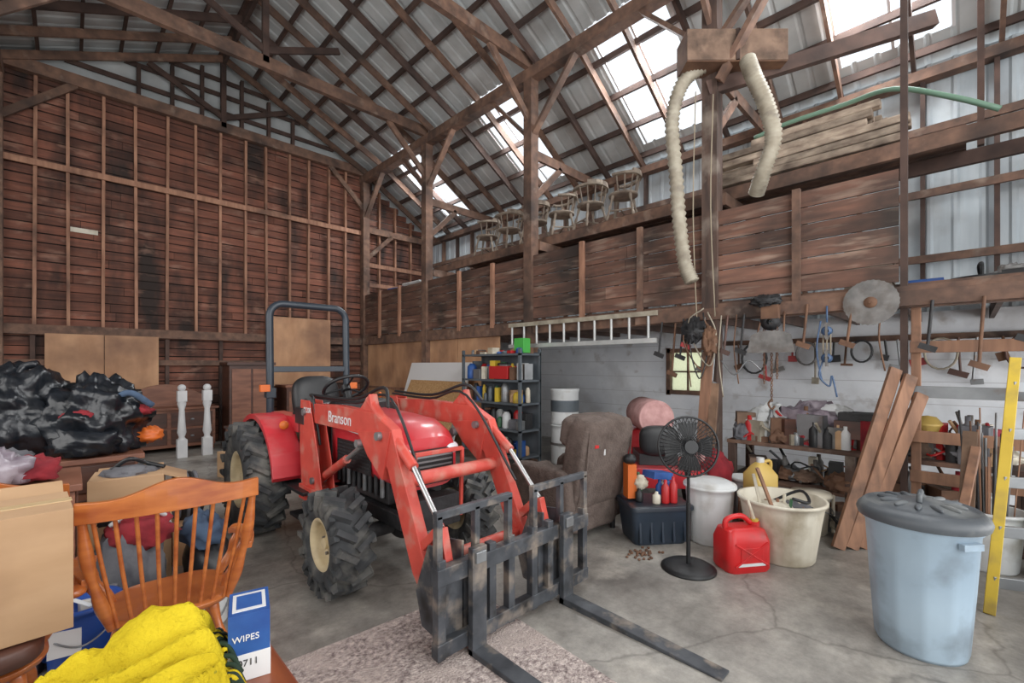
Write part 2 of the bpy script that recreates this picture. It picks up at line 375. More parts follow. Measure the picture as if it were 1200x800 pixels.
for X in (XP,XL):
    b.bb(X-.09,X+.09,Y0,YW,ZT-.27,ZT-.09,'beamwood')
    for y in PY:
        s=.085
        b.bb(X-s,X+s,y-s,y+s,0,ZT-.25,'postwood' if y<4 else 'beamwood')
        sg=1 if X==XP else -1
        for dy in (-1,1):
            if y+dy*.9<YW-.05: b.beam((X,y+dy*.05,ZT-1.15),(X,y+dy*.9,ZT-.25),.05,.11,'beamwood',up=(1,0,0))
        b.beam((X,y,4.98),(X+sg*2.05,y,4.98),.05,.15,'beamwood')
        b.beam((X,y,4.2),(X+sg*.75,y,4.93),.05,.1,'beamwood')
for y in PY:
    b.beam((XL,y,ZT-.0),(XP,y,ZT-.0),.09,.2,'beamwood')
    b.beam((XP,y,ZT-.95),(XP-.9,y,ZT-.08),.05,.11,'beamwood')
    b.beam((XL,y,ZT-.95),(XL+.9,y,ZT-.08),.05,.11,'beamwood')
    b.beam((XM-.0,y,ZT),(XM,y,ZR-.1),.09,.09,'darkbeam',up=(1,0,0))
    b.beam((XM,y,ZT+.2),(XM+1.2,y,zroof(XM+1.2)-.08),.05,.1,'darkbeam')
    b.beam((XM,y,ZT+.2),(XM-1.2,y,zroof(XM+1.2)-.08),.05,.1,'darkbeam')
b.beam((5.22,2.1,4.72),(6.75,.25,5.35),.09,.16,'darkbeam')
b.beam((5.2,1.95,4.75),(5.15,1.0,6.1),.06,.12,'beamwood',up=(1,0,0))
b.beam((5.3,.39,0),(5.3,.39,6.1),.05,.07,'darkbeam',up=(1,0,0))
b.beam((6.4,-.1,3.72),(6.4,-.1,5.6),.05,.07,'darkbeam',up=(1,0,0))
b.done()
b=B('loft_platform')
b.bb(XP-.06,XP+.06,Y0,YW-.1,2.06,2.25,'beamwood')
b.bb(XP-.11,XP-.06,-2.,3.0,2.07,2.2,'beamwood')
y=Y0+.2
while y<YW-.25: 
    b.bb(XP+.06,XR-.02,y-.02,y+.02,2.08,2.21,'darkbeam'); y+=.6
x=XP+.0
while x<XR-.05:
    b.bb(x+.005,min(x+.19,XR-.01),Y0,YW-.15,2.252,2.28,'darkbeam' if random.random()<.5 else 'beamwood'); x+=.2
b.done()
b=B('loft_parapet')
z=2.29
for i in range(6):
    cuts=[.42,random.uniform(2.5,4),random.uniform(5.5,8),YW-.12]
    for a,c in zip(cuts[:-1],cuts[1:]): b.bb(XP-.035,XP-.01,a+.003,c-.003,z+.006,z+.165,'siding_y')
    z+=.17
for y in (9.8,8.9,6.74,5.8,3.88,2.96,1.21): b.bb(XP-.085,XP-.036,y-.035,y+.035,2.2,3.33,'stud' if y>3 else 'beamwood')
b.done()
b=B('loft_upper_rack')
b.bb(5.68,5.74,-2,8.2,3.55,3.69,'beamwood'); b.bb(6.35,6.41,-2,8.2,3.55,3.69,'darkbeam')
for y in (7.9,4.94,2.07,-.8): b.bb(XP+.09,XR-.14,y-.12,y-.08,3.41,3.55,'beamwood')
for i in range(4): b.bb(5.72+i*.19,5.89+i*.19,.0,7.6,3.69,3.715,'beamwood')
b.done()
b=B('plywood_partition')
y=YW-.25
for w in [1.22,1.22,1.22,1.2]:
    b.bb(XP+.02,XP+.035,y-w+.01,y-.01,.0,2.06,'ply'); y-=w
b.bb(XP-.02,XP+.02,5.7,10.5,1.0,1.05,'stud')
b.done()

# ================= TRACTOR =================
E=bpy.data.objects.new('compact_tractor',None); sc.collection.objects.link(E); E.location=(1.85,3.9,0)
def par(ob):
    ob.parent=E; ob.matrix_parent_inverse=Matrix.Translation((-1.85,-3.9,0)); return ob
def wheel(name,c,R,w,rim,side,n):
    b=B(name)
    prof=[(rim,-w*.42),(rim+.02,-w*.5),(rim+(R-rim)*.5,-w*.53),(R-.06,-w*.47),(R-.035,-w*.36),(R-.025,0),(R-.035,w*.36),(R-.06,w*.47),(rim+(R-rim)*.5,w*.53),(rim+.02,w*.5),(rim,w*.42)]
    b.lathe(prof,c,'rubber',axis=(1,0,0),n=48)
    for i in range(n):
        for sd in(-1,1):
            a=2*math.pi*(i+(.5 if sd>0 else 0))/n
            M=Matrix.Translation(c)@Matrix.Rotation(a,4,'X')@Matrix.Translation((sd*w*.25,0,R-.02))@Matrix.Rotation(sd*.6,4,'Z')
            bx,by,bz=w*.29,.022,.028
            vs=[(q*bx,e*by*(1.3 if g<0 else .85),g*bz) for q in(-1,1) for e in(-1,1) for g in(-1,1)]
            b.add(vs,BOXF,'rubber',False,M)
            M2=Matrix.Translation(c)@Matrix.Rotation(a+sd*.0,4,'X')@Matrix.Translation((sd*w*.5,.0,R-.065))
            b.add([(v[0]*.25,v[1]*.9,v[2]*1.7) for v in vs],BOXF,'rubber',False,M2)
    s=side
    dish=[(rim+.012,.44*w),(rim-.015,.45*w),(rim-.03,.3*w),(rim*.86,.08*w),(rim*.5,.04*w),(rim*.45,.16*w),(rim*.3,.18*w),(0.001,.18*w)]
    b.lathe([(r,s*h) for r,h in dish],c,'cream',axis=(1,0,0),n=36)
    b.lathe([(r,-s*h) for r,h in [(rim+.01,.44*w),(rim-.02,.4*w),(rim*.7,.0),(0.001,.0)]],c,'cream',axis=(1,0,0),n=36)
    for i in range(6):
        a=i*math.pi/3; p=V(c)+V((s*.18*w*.6,math.cos(a)*rim*.62,math.sin(a)*rim*.62)); b.cyl(p-V((s*.03,0,0)),p+V((s*.02,0,0)),.012,'steelgrey',n=6)
    b.cyl(V(c)+V((s*.1*w,0,0)),V(c)+V((s*.34*w,0,0)),rim*.22,'cream',n=12)
    par(b.done())
wheel('rear_wheel_right',(1.22,4.68,.51),.51,.30,.25,-1,20)
wheel('rear_wheel_left',(2.48,4.68,.51),.51,.30,.25,1,20)
wheel('front_wheel_right',(1.30,3.05,.345),.345,.24,.17,-1,16)
wheel('front_wheel_left',(2.40,3.05,.345),.345,.24,.17,1,16)
cx=1.85
b=B('chassis')
b.bb(cx-.16,cx+.16,3.7,4.95,.36,.72,'engine'); b.bb(cx-.13,cx+.13,2.72,3.75,.42,.6,'engine')
b.cyl((1.3,4.68,.51),(2.4,4.68,.51),.09,'engine'); b.cyl((1.3,3.05,.345),(2.4,3.05,.345),.055,'engine')
b.ell((cx,3.05,.35),(.14,.12,.13),'engine'); b.ell((cx,4.68,.52),(.24,.22,.22),'engine')
for sx in(-1,1):
    b.cyl((cx+sx*.42,3.05,.25),(cx+sx*.42,3.05,.5),.06,'engine')
    b.bb(cx+sx*.22-.03,cx+sx*.22+.03,2.7,4.2,.42,.52,'engine')
b.bb(cx-.2,cx+.2,2.62,2.76,.4,.62,'engine')
b.bb(cx-.23,cx+.23,2.9,3.7,.55,.78,'engine')
for i in range(9): b.cyl((cx-.25,2.95+i*.09,.6),(cx-.25,2.95+i*.09,.85),.018,'steelgrey' if i%3==0 else 'engine',n=8)
for sx in(-1,1):
    b.bb(cx+sx*.36-.17,cx+sx*.36+.17,3.72,4.3,.5,.53,'black')
    b.bb(cx+sx*.42-.1,cx+sx*.42+.1,3.85,4.05,.28,.31,'black'); b.beam((cx+sx*.35,3.95,.5),(cx+sx*.42,3.95,.3),.03,.03,'black')
b.beam((cx-.25,5.0,.35),(cx-.3,5.45,.3),.03,.07,'black'); b.beam((cx+.25,5.0,.35),(cx+.3,5.45,.3),.03,.07,'black')
par(b.done(.006))
b=B('hood')
secs=[rrect(cx,.93,.58,.48,.1,3.74),rrect(cx,.925,.57,.47,.12,3.3),rrect(cx,.91,.56,.46,.13,2.95),rrect(cx,.88,.53,.42,.14,2.8),rrect(cx,.85,.46,.36,.12,2.72)]
b.loft(secs,'red')
b.loft([rrect(cx,.82,.4,.26,.06,2.73),rrect(cx,.82,.38,.24,.06,2.695)],'black')
for i in range(6): b.bb(cx-.17,cx+.17,2.685,2.70,.72+i*.035,.732+i*.035,'steelgrey')
for sx in(-1,1):
    b.ell((cx+sx*.2,2.76,.93),(.075,.06,.05),'lamp')
    b.bb(cx+sx*.289-.003,cx+sx*.289+.003,3.05,3.62,.74,.96,'black')
    for i in range(7): b.bb(cx+sx*.293-.003,cx+sx*.293+.003,3.07,3.6,.76+i*.028,.77+i*.028,'engine')
    b.beam((cx+sx*.285,3.0,1.03),(cx+sx*.29,3.7,1.06),.006,.03,'white')
b.loft([rrect(cx,.97,.6,.5,.08,3.72),rrect(cx,.99,.6,.52,.1,3.8),rrect(cx,1.0,.5,.5,.1,3.95)],'black')
b.bb(cx-.27,cx+.27,3.78,3.95,.55,.8,'red')
par(b.done())
b=B('operator_station')
for sx in(-1,1):
    x0=cx+sx*.40; x1=cx+sx*.64
    secs=[]
    for i in range(15):
        a=math.radians(8+142*i/14)
        r=.60
        y=4.68-math.cos(a)*r; zz=.51+math.sin(a)*r*.98
        y2=4.68-math.cos(a)*(r-.03); z2=.51+math.sin(a)*(r-.03)
        secs.append([(x0,y,zz),(x1,y,zz),(x1,y2,z2-.03),(x0,y2,z2-.03)])
    b.loft(secs,'red',smooth=False)
    poly=[(4.68-math.cos(math.radians(a))*.6,.51+math.sin(math.radians(a))*.58) for a in range(8,151,14)]
    b.prismx(poly+[(5.2,.6),(4.1,.55)],x0-.012,x0+.012,'red')
    b.bb(min(x0,x0-sx*.14),max(x0,x0-sx*.14),4.2,5.0,.95,1.08,'red')
    b.ell((x0+sx*.1,4.25,1.02),(.04,.025,.04),'orange')
b.bb(cx-.4,cx+.4,4.45,5.1,.6,.85,'black')
b.ell((cx,4.55,.97),(.25,.25,.09),'black',sq=.6); b.ell((cx,4.82,1.2),(.24,.08,.24),'black',sq=.6,rot=(-.2,0,0))
b.ell((cx+.02,4.45,1.1),(.25,.2,.08),'seatgrey',amp=.2,seed=3)
b.cyl((cx-.2,4.6,.96),(cx-.3,4.55,1.1),.03,'black')
b.cyl((cx,3.9,1.0),(cx,4.08,1.3),.03,'black')
ring=[]
ax=V((0,.18,.26)).normalized(); u=V((1,0,0)); w=ax.cross(u)
hub=V((cx,4.1,1.34))
for i in range(28):
    a=2*math.pi*i/28; ring.append(hub+u*math.cos(a)*.2+w*math.sin(a)*.2)
b.tube(ring,.016,'black',closed=True)
for a in (.5,2.6,4.7): b.cyl(hub,hub+u*math.cos(a)*.2+w*math.sin(a)*.2,.01,'black',n=6)
b.cyl(hub-ax*.03,hub+ax*.02,.04,'black')
for dx,h in((-.36,1.15),(-.33,1.22),(.34,1.15),(.4,1.25)): b.cyl((cx+dx,4.25,.75),(cx+dx,4.2,h),.008,'black',n=6); b.ell((cx+dx,4.2,h),(.02,.02,.03),'orange' if dx>0 else 'black')
b.tube([(cx-.4,3.7,.9),(cx-.43,3.75,1.25),(cx-.4,3.9,1.3)],.012,'black')
par(b.done(.008))
b=B('roll_bar')
w=.4
P=[V(p) for p in [(cx-w,4.98,.55),(cx-w,4.98,1.3),(cx-w,5.0,2.02)]]
for i in range(7):
    a=math.radians(180-90*i/6); P.append(V((cx-w+.13+.13*math.cos(a),5.0,2.06+.13*math.sin(a))))
Q=[V((2*cx-p.x,p.y,p.z)) for p in reversed(P)]
b.tube(P+Q,.036,'rops',n=10,sm=False)
b.box((cx-w,4.98,1.27),(.09,.09,.1),'rops');b.box((cx+w,4.98,1.27),(.09,.09,.1),'rops')
b.beam((cx-.55,4.98,.75),(cx-w,4.98,.75),.1,.2,'rops');b.beam((cx+.55,4.98,.75),(cx+w,4.98,.75),.1,.2,'rops')
b.bb(cx-w,cx+w,4.97,5.0,1.48,1.54,'rops')
for dx in(-.34,.34): b.box((cx+dx*1.35,4.95,1.32),(.09,.05,.07),'orange')
par(b.done(.005))
b=B('front_loader')
arm=[(3.98,1.23),(3.3,1.25),(2.72,1.24),(2.5,1.15),(2.13,.42),(2.06,.28),(2.14,.22),(2.26,.34),(2.55,.9),(2.78,1.08),(3.95,1.08)]
for sx in(-1,1):
    xa=cx+sx*.40
    b.prismx(arm,xa-.035,xa+.035,'redorange')
    tw=[(3.98,1.26),(3.78,1.26),(3.6,.8),(3.5,.46),(3.95,.46),(4.0,.9)]
    b.prismx(tw,xa-.055,xa-.045,'redorange'); b.prismx(tw,xa+.045,xa+.055,'redorange')
    b.bb(xa-.05,xa+.05,3.84,3.95,.5,1.0,'redorange')
    b.prismx([(2.95,1.1),(2.5,1.14),(2.6,.82),(2.8,.95)],xa-.045,xa+.045,'redorange')
    for p in((3.88,1.16),(2.9,1.02),(3.7,.62),(2.12,.3),(2.62,1.1)): b.cyl((xa-.075,p[0],p[1]),(xa+.075,p[0],p[1]),.028,'steelgrey',n=12)
    b.cyl((xa,3.7,.62),(xa,3.2,.86),.032,'redorange'); b.cyl((xa,3.2,.86),(xa,2.9,1.02),.018,'chrome')
    b.cyl((xa,2.85,1.32),(xa,2.3,.945),.032,'redorange'); b.cyl((xa,2.3,.945),(xa,2.02,.66),.016,'chrome')
    b.prismx([(2.95,1.24),(2.8,1.36),(2.75,1.24)],xa-.03,xa+.03,'redorange')
    b.beam((xa,2.02,.66),(xa,2.2,.5),.05,.05,'redorange',up=(1,0,0)); b.beam((xa,2.02,.66),(xa,1.95,.42),.05,.05,'redorange',up=(1,0,0))
    b.tube([(xa,3.9,1.3),(xa-sx*.05,3.2,1.3),(xa-sx*.05,2.75,1.4),(xa,2.6,1.28)],.012,'black')
    b.tube([(xa-sx*.03,3.9,1.28),(xa-sx*.07,3.2,1.27),(xa-sx*.08,2.7,1.32),(xa-sx*.04,2.2,.75)],.01,'black')
    b.bb(xa-sx*.02-.1,xa-sx*.02+.1,3.5,3.95,.44,.56,'redorange')
b.cyl((cx-.4,2.45,.83),(cx+.4,2.45,.83),.045,'redorange')
b.cyl((cx-.4,2.2,.4),(cx+.4,2.2,.4),.03,'redorange')
for sx in(-1,1): b.beam((cx+sx*.2,2.62,.45),(cx+sx*.2,2.6,.95),.025,.025,'redorange',up=(1,0,0))
b.bb(cx-.2,cx+.2,2.59,2.615,.93,.96,'redorange')
b.box((1.45,4.0,1.12),(.12,.2,.14),'black')
par(b.done(.005))
def label(body,size,m,M,parent=None,name='lettering'):
    tx=bpy.data.curves.new(name,'FONT'); tx.body=body; tx.size=size; tx.extrude=.001; tx.materials.append(MATS[m])
    o=bpy.data.objects.new(name,tx); sc.collection.objects.link(o); o.matrix_world=M
    if parent is not None:
        o.parent=parent
        if parent is E: o.matrix_parent_inverse=Matrix.Translation((-1.85,-3.9,0))
    return o
label('Branson',.12,'white',Matrix(((0,0,-1,cx-.40-.037),(-1,0,0,3.45),(0,1,0,1.12),(0,0,0,1))),E,'arm_lettering')
label('BL20R',.06,'white',Matrix(((0,0,-1,cx-.40-.057),(-1,0,0,3.9),(0,1,0,1.16),(0,0,0,1))),E,'tower_lettering')
b=B('pallet_fork')
x0,x1=1.32,2.6
FY=1.9
b.bb(x0,x1,FY-.03,FY+.03,.42,.51,'forksteel'); b.bb(x0,x1,FY-.03,FY+.03,.05,.13,'forksteel')
for x in (x0+.03,1.70,1.85,2.05,2.2,x1-.03): b.bb(x-.025,x+.025,FY-.025,FY+.025,.04,.55,'forksteel')
for (xa,xb) in ((x0,1.86),(2.04,x1)):
    b.bb(xa,xb,FY-.02,FY+.02,.76,.8,'forksteel')
    for x in (xa+.02,(xa+xb)/2,xb-.02): b.bb(x-.018,x+.018,FY-.02,FY+.02,.5,.78,'forksteel')
for x in (1.56,2.32):
    b.bb(x-.05,x+.05,FY-.075,FY-.035,.0,.58,'forksteel')
    b.prismx([(FY-.035,.045),(FY-.035,0.0),(.84,0.0),(.84,.012),(1.5,.035)],x-.05,x+.05,'forksteel')
    b.bb(x-.035,x+.035,FY-.09,FY-.02,.5,.56,'steelgrey')
for sx in (-1,1):
    xa=cx+sx*.4
    for q in(-.07,.07): b.prismx([(FY+.02,.1),(FY+.02,.6),(FY+.14,.58),(FY+.26,.3),(FY+.2,.12)],xa+q-.008,xa+q+.008,'forksteel')
    b.bb(xa-.12,xa+.12,FY+.02,FY+.035,.1,.5,'forksteel')
par(b.done(.004))

# ================= RUG, RECLINER =================
b=B('area_rug',T(1.22,1.35,0,-4)); b.bb(-.7,.68,-1.1,1.1,.0,.012,'rug'); b.done(.005)
b=B('recliner',T(3.42,2.7,0,-4))
def cush(c,sz,rot=(0,0,0),sq=.42,amp=.04,seed=0,m='recliner'): b.ell(c,[q/2 for q in sz],m,rot=rot,sq=sq,amp=amp,seed=seed,nu=32,nv=20)
cush((0,-.02,.22),(.78,.72,.34),seed=1)
cush((0,.05,.43),(.5,.62,.2),seed=2)
cush((-.33,.02,.36),(.2,.78,.56),seed=3); cush((.33,.02,.36),(.2,.78,.56),seed=4)
cush((0,-.34,.68),(.68,.26,.86),rot=(.22,0,0),seed=5,sq=.32); cush((0,-.3,.95),(.64,.3,.3),rot=(.2,0,0),seed=6)
cush((0,.47,.33),(.5,.18,.42),rot=(.35,0,0),seed=7)
for x in(-.3,.3):
    for y in(-.3,.3): b.cyl((x,y,0),(x,y,.1),.025,'black')
for xx in(-.3,.3): b.tube([(xx,-.34,.25),(xx,-.47,.6),(xx,-.52,.98)],.008,'recliner',n=6)
b.box((-.2,-.51,.86),(.05,.01,.03),'gasred'); b.box((-.08,-.5,.8),(.012,.01,.06),'white')
b.done()

# ================= RIGHT SIDE OBJECTS =================
b=B('trash_can',T(3.36,.18)@Matrix.Diagonal((.92,.92,1.07,1)))
b.lathe([(.001,0),(.2,0),(.212,.02),(.235,.3),(.262,.62),(.275,.635),(.278,.67),(.262,.675),(.25,.66),(.2,.05)],(0,0,0),'cangrey',n=96,wob=lambda i,n,h:(.02*max(-.3,math.sin(i*2*math.pi*12/n)) if .01<h<.6 else 0))
for a in(0,math.pi): b.box((.275*math.cos(a+.9),.275*math.sin(a+.9),.6),(.03,.12,.03),'cangrey',rot=(0,0,a+.9))
b.lathe([(.30,.655),(.308,.68),(.30,.7),(.265,.73),(.25,.718),(.2,.735),(.1,.75),(.001,.755)],(0,0,0),'canlid',n=48)
for i in range(12):
    a=i*math.pi/6; b.ell((.15*math.cos(a),.15*math.sin(a),.742),(.055,.018,.016),'canlid',rot=(0,0,a))
b.tube([(-.08,0,.75),(-.06,0,.785),(.06,0,.785),(.08,0,.75)],.014,'canlid')
b.done()
b=B('pedestal_fan',T(3.36,1.49,0,0))
b.lathe([(.001,.035),(.05,.05),(.17,.03),(.2,.012),(.2,0),(.001,0)],(0,0,0),'fanblack',n=36)
b.cyl((0,0,.03),(0,0,.5),.016,'fanblack'); b.cyl((0,0,.45),(0,0,.72),.011,'fanblack')
d=V((-.72,-.66,.12)).normalized(); hc=V((0,0,.93))
b.cyl(hc-d*.02,hc-d*.17,.06,'fanblack',r2=.045); b.cyl((0,0,.7),hc-d*.1,.022,'fanblack')
R3=orient(d)
def ringp(r,off,n=36): return [hc+R3@V((r*math.cos(2*math.pi*i/n),r*math.sin(2*math.pi*i/n),off)) for i in range(n)]
b.tube(ringp(.225,.0),.009,'fanblack',closed=True,n=6)
for r,o2 in((.15,.05),(.08,.062),(.19,.03)): b.tube(ringp(r,o2),.0025,'fanblack',closed=True,n=4)
for i in range(44):
    a=2*math.pi*i/44; e3=V((math.cos(a),math.sin(a),0))
    b.tube([hc+R3@(e3*.05+V((0,0,.066))),hc+R3@(e3*.15+V((0,0,.052))),hc+R3@(e3*.22)],.0028,'fanblack',n=4,sm=False)
    b.tube([hc+R3@(e3*.05+V((0,0,-.06))),hc+R3@(e3*.17+V((0,0,-.05))),hc+R3@(e3*.22)],.0028,'fanblack',n=4,sm=False)
b.cyl(hc+d*.055,hc+d*.072,.05,'fanblack')
for k in range(4):
    a0=k*math.pi/2; vs=[];fs=[]
    for j in range(6):
        r=.03+.165*j/5
        for t in (-1,1):
            wd=.38+.16*math.sin(j/5*3.0)
            a=a0+t*wd; vs.append(tuple(hc+R3@V((r*math.cos(a),r*math.sin(a),t*.018))))
    for j in range(5): fs.append((2*j,2*j+1,2*j+3,2*j+2))
    b.add(vs,fs,'fanblack',True)
b.done()
def rsec(w,d_,z,r=.05): return [(q[0],q[2],z) for q in rrect(0,0,w,d_,r,0)]
b=B('gas_can',T(3.68,1.22,0,-35,1.12))
b.loft([rsec(w,d_,z) for z,w,d_ in((0,.30,.2),(.02,.32,.22),(.2,.32,.22),(.27,.28,.18),(.285,.2,.12))],'gasred')
b.tube([(-.12,0,.25),(-.11,0,.33),(.0,0,.35),(.07,0,.3)],.018,'gasred')
b.cyl((.1,0,.27),(.1,0,.31),.035,'gasred'); b.cyl((.1,0,.31),(.05,0,.46),.014,'creamplast',r2=.01)
b.cyl((.1,0,.305),(.1,0,.325),.028,'yellow')
b.box((0,-.112,.12),(.16,.006,.1),'gasred'); b.box((0,-.113,.06),(.2,.004,.02),'whiteplast')
for s in(-1,1): b.beam((-.12*s,-.113,.05),(.12*s,-.113,.2),.012,.01,'gasred',up=(0,1,0))
b.done(.004)
def tub(name,M,r0,r1,h,m,n=40,handle=True,rim=.02,wobn=0):
    b=B(name,M)
    wf=(lambda i,n,z:.012*math.sin(i*2*math.pi*wobn/n) if .03<z<h-.05 else 0) if wobn else None
    b.lathe([(.001,0),(r0-.01,0),(r0,.015),(r0+(r1-r0)*.85,h*.85),(r1,h-.03),(r1+rim,h-.02),(r1+rim,h),(r1-.005,h),(r0-.015,.02),(.001,.02)],(0,0,0),m,n=n,wob=wf)
    if handle: b.tube([(r1+.01,0,h-.06),(r1*.75,-r1*.8,h-.12),(0,-r1-.03,h-.16),(-r1*.75,-r1*.8,h-.12),(-r1-.01,0,h-.06)],.005,'steelgrey',n=5)
    return b
b=tub('laundry_tub',T(4.12,1.06),.235,.30,.48,'creamplast',wobn=24,n=96,handle=False)
for i in range(9):
    a=random.uniform(0,6.3); r=random.uniform(0,.1)
    b.cyl((r*math.cos(a),r*math.sin(a),.05),(1.9*r*math.cos(a+.5),1.9*r*math.sin(a+.5),random.uniform(.4,.52)),.012,random.choice(['plank','steelgrey','creamplast','green']),n=8)
b.ell((-.08,.02,.38),(.16,.14,.07),'creamplast',amp=.3,seed=2); b.ell((.1,-.08,.38),(.1,.12,.06),'cloth_grey',amp=.3,seed=9)
b.beam((-.12,-.05,.2),(-.26,.1,.74),.03,.02,'plank'); b.beam((-.16,.05,.2),(-.22,.14,.68),.02,.02,'creamplast')
b.tube([(.1,.1,.4),(.15,-.1,.52),(-.02,-.2,.48),(-.15,-.12,.52)],.012,'black')
b.done()
b=tub('plastic_hamper',T(4.04,1.60),.17,.2,.5,'whiteplast',wobn=20,n=80,handle=False)
b.lathe([(.21,.49),(.215,.51),(.15,.54),(.001,.55)],(0,0,0),'whiteplast',n=30); b.done()
b=tub('paint_bucket',T(4.92,1.02),.13,.15,.36,'creamplast'); b.lathe([(.16,.355),(.16,.375),(.001,.378)],(0,0,0),'creamplast'); b.done()
b=tub('paint_bucket',T(4.62,1.05),.12,.14,.3,'bladegrey'); b.done()
b=tub('paint_bucket',T(5.05,1.62),.14,.16,.38,'whiteplast'); b.box((-.14,-.06,.2),(.01,.14,.14),'bluebox',rot=(0,-.05,.4)); b.done()
b=B('storage_tote',T(3.74,1.98,0,-38))
b.loft([rsec(w,d_,z) for z,w,d_ in((0,.46,.32),(.02,.48,.34),(.3,.54,.4))],'tote')
b.loft([rsec(w,d_,z) for z,w,d_ in((.3,.57,.43),(.335,.57,.43),(.34,.5,.36))],'totelid')
for i in range(5): b.box((-.2+i*.1,-.18,.15),(.02,.03,.24),'tote',rot=(-.1,0,0))
b.done(.003)
b=B('spray_bottles',T(3.74,1.98,.341,-38))
for i in range(12):
    x=random.uniform(-.2,.2);y=random.uniform(-.12,.12);h=random.uniform(.1,.24);m=random.choice(['whiteplast','orange','toolred','green','creamplast','bluebox','black'])
    b.lathe([(.001,0),(.032,0),(.034,.01),(.034,h*.7),(.014,h*.85),(.014,h),(.001,h)],(x,y,0),m,n=14)
b.box((.05,.02,.22),(.24,.14,.06),'bluebox',rot=(0,.15,.4)); b.ell((-.12,0,.16),(.06,.06,.06),'creamplast',amp=.3,seed=5)
b.box((-.2,.05,.17),(.08,.12,.3),'orange'); b.ell((-.2,.05,.36),(.06,.05,.05),'black')
b.done()
b=B('lawn_tractor',T(4.85,2.65,0,-50))
for (x,y,r) in((-.38,.5,.19),(.38,.5,.19),(-.42,-.45,.25),(.42,-.45,.25)):
    b.lathe([(r*.5,-.08),(r*.8,-.1),(r,-.06),(r,.06),(r*.8,.1),(r*.5,.08),(.001,.05)],(x,y,r),'rubber',axis=(1,0,0),n=24); b.lathe([(r*.5,-.07),(.001,-.06)],(x,y,r),'cream',axis=(1,0,0),n=20)
secs=[]
for y,w,h in((-.1,.5,.5),(.3,.5,.5),(.6,.46,.42),(.7,.36,.3)): secs.append(rrect(0,.3+h/2,w,h,.1,y))
b.loft(secs,'red'); b.bb(-.42,.42,-.75,-.1,.3,.5,'red'); b.bb(-.2,.2,-.6,-.2,.5,.62,'black'); b.ell((0,-.6,.76),(.2,.07,.16),'black',sq=.6)
b.cyl((0,-.05,.75),(0,-.15,.98),.02,'black')
ring=[V((.17*math.cos(i*.314),-.17+.15*math.sin(i*.314)*.9,1.0+.05*math.sin(i*.314))) for i in range(20)]
b.tube(ring,.013,'black',closed=True)
b.ell((.12,.705,.62),(.06,.02,.04),'lamp');b.ell((-.12,.705,.62),(.06,.02,.04),'lamp')
for i in range(3): b.box((-.44,-.6+.25*i,.42),(.01,.15,.04),'white')
b.done(.01)
b=B('carpet_roll',T(4.72,2.55,.0,0))
c=V((0,0,.98)); dd=V((.72,.69,0)); 
b.lathe([(.001,0)]+[(.02*k,.006*(k%2)) for k in range(1,10)]+[(.185,0),(.19,.02),(.19,.62),(.001,.63)],c-dd*.3,'pinkroll',axis=dd,n=30)
b.done()
b=tub('fiber_drum',T(5.62,4.5),.22,.22,.62,'whiteplast',handle=False); b.lathe([(.235,.3),(.235,.34)],(0,0,0),'bladegrey'); b.done()
b=B('fiber_drum',T(5.62,4.5,.622)); b.lathe([(.001,0),(.22,0),(.23,.03),(.22,.06),(.22,.5),(.23,.53),(.23,.56),(.001,.56)],(0,0,0),'whiteplast',n=32); b.lathe([(.223,.2),(.223,.38)],(0,0,0),'shelfgrey'); b.done()
b=B('metal_shelf_unit')
for x in(4.72,5.15):
    for y in(4.62,5.95): b.bb(x-.02,x+.02,y-.02,y+.02,0,1.8,'shelfgrey')
SZ=[.15,.55,.95,1.3,1.7]
for z in SZ: b.bb(4.7,5.17,4.6,5.97,z,z+.03,'shelfgrey')
b.bb(5.14,5.16,4.6,5.97,.1,1.75,'shelfgrey')
b.done()
b=B('shelf_clutter')
random.seed(14)
for z in SZ:
  for xx0 in (4.82,4.98):
    y=4.66
    while y<5.85:
        w=random.uniform(.06,.2); h=random.uniform(.08,.3) if z<1.6 else random.uniform(.03,.1)
        m=random.choice(['toolred','black','whiteplast','shelfgrey','cardboard','creamplast','green','yellow','steelgrey','engine','bluebox','rust','cloth_grey'])
        xx=xx0+random.uniform(-.03,.03)
        if random.random()<.45: b.box((xx,y+w/2,z+.03+h/2),(.15,w*.9,h),m,rot=(0,0,random.uniform(-.3,.3)))
        else: b.lathe([(.001,0),(w*.4,0),(w*.42,h*.1),(w*.4,h*.8),(w*.2,h),(.001,h)],(xx,y+w/2,z+.03),m,n=16)
        y+=w+.01
b.box((4.82,5.1,1.44),(.2,.42,.2),'toolred'); b.box((4.82,5.1,1.57),(.03,.2,.03),'black')
b.box((4.9,4.75,1.85),(.15,.2,.22),'lime')
b.done(.004)
b=B('insulation_board'); b.beam((4.7,7.3,0),(5.2,7.3,1.6),2.0,.03,'white',up=(1,0,0)); b.done()
b=B('osb_sheet'); b.beam((4.5,7.2,0),(5.05,7.2,1.25),1.8,.02,'osb',up=(1,0,0)); b.done()
b=B('workbench')
b.bb(5.42,6.1,-.4,1.95,.66,.7,'beamwood'); b.bb(5.42,6.1,-.4,1.95,.25,.28,'beamwood')
for x in(5.46,6.05):
    for y in(-.35,.8,1.9): b.bb(x-.04,x+.04,y-.04,y+.04,0,.66,'postwood')
b.done(.004)
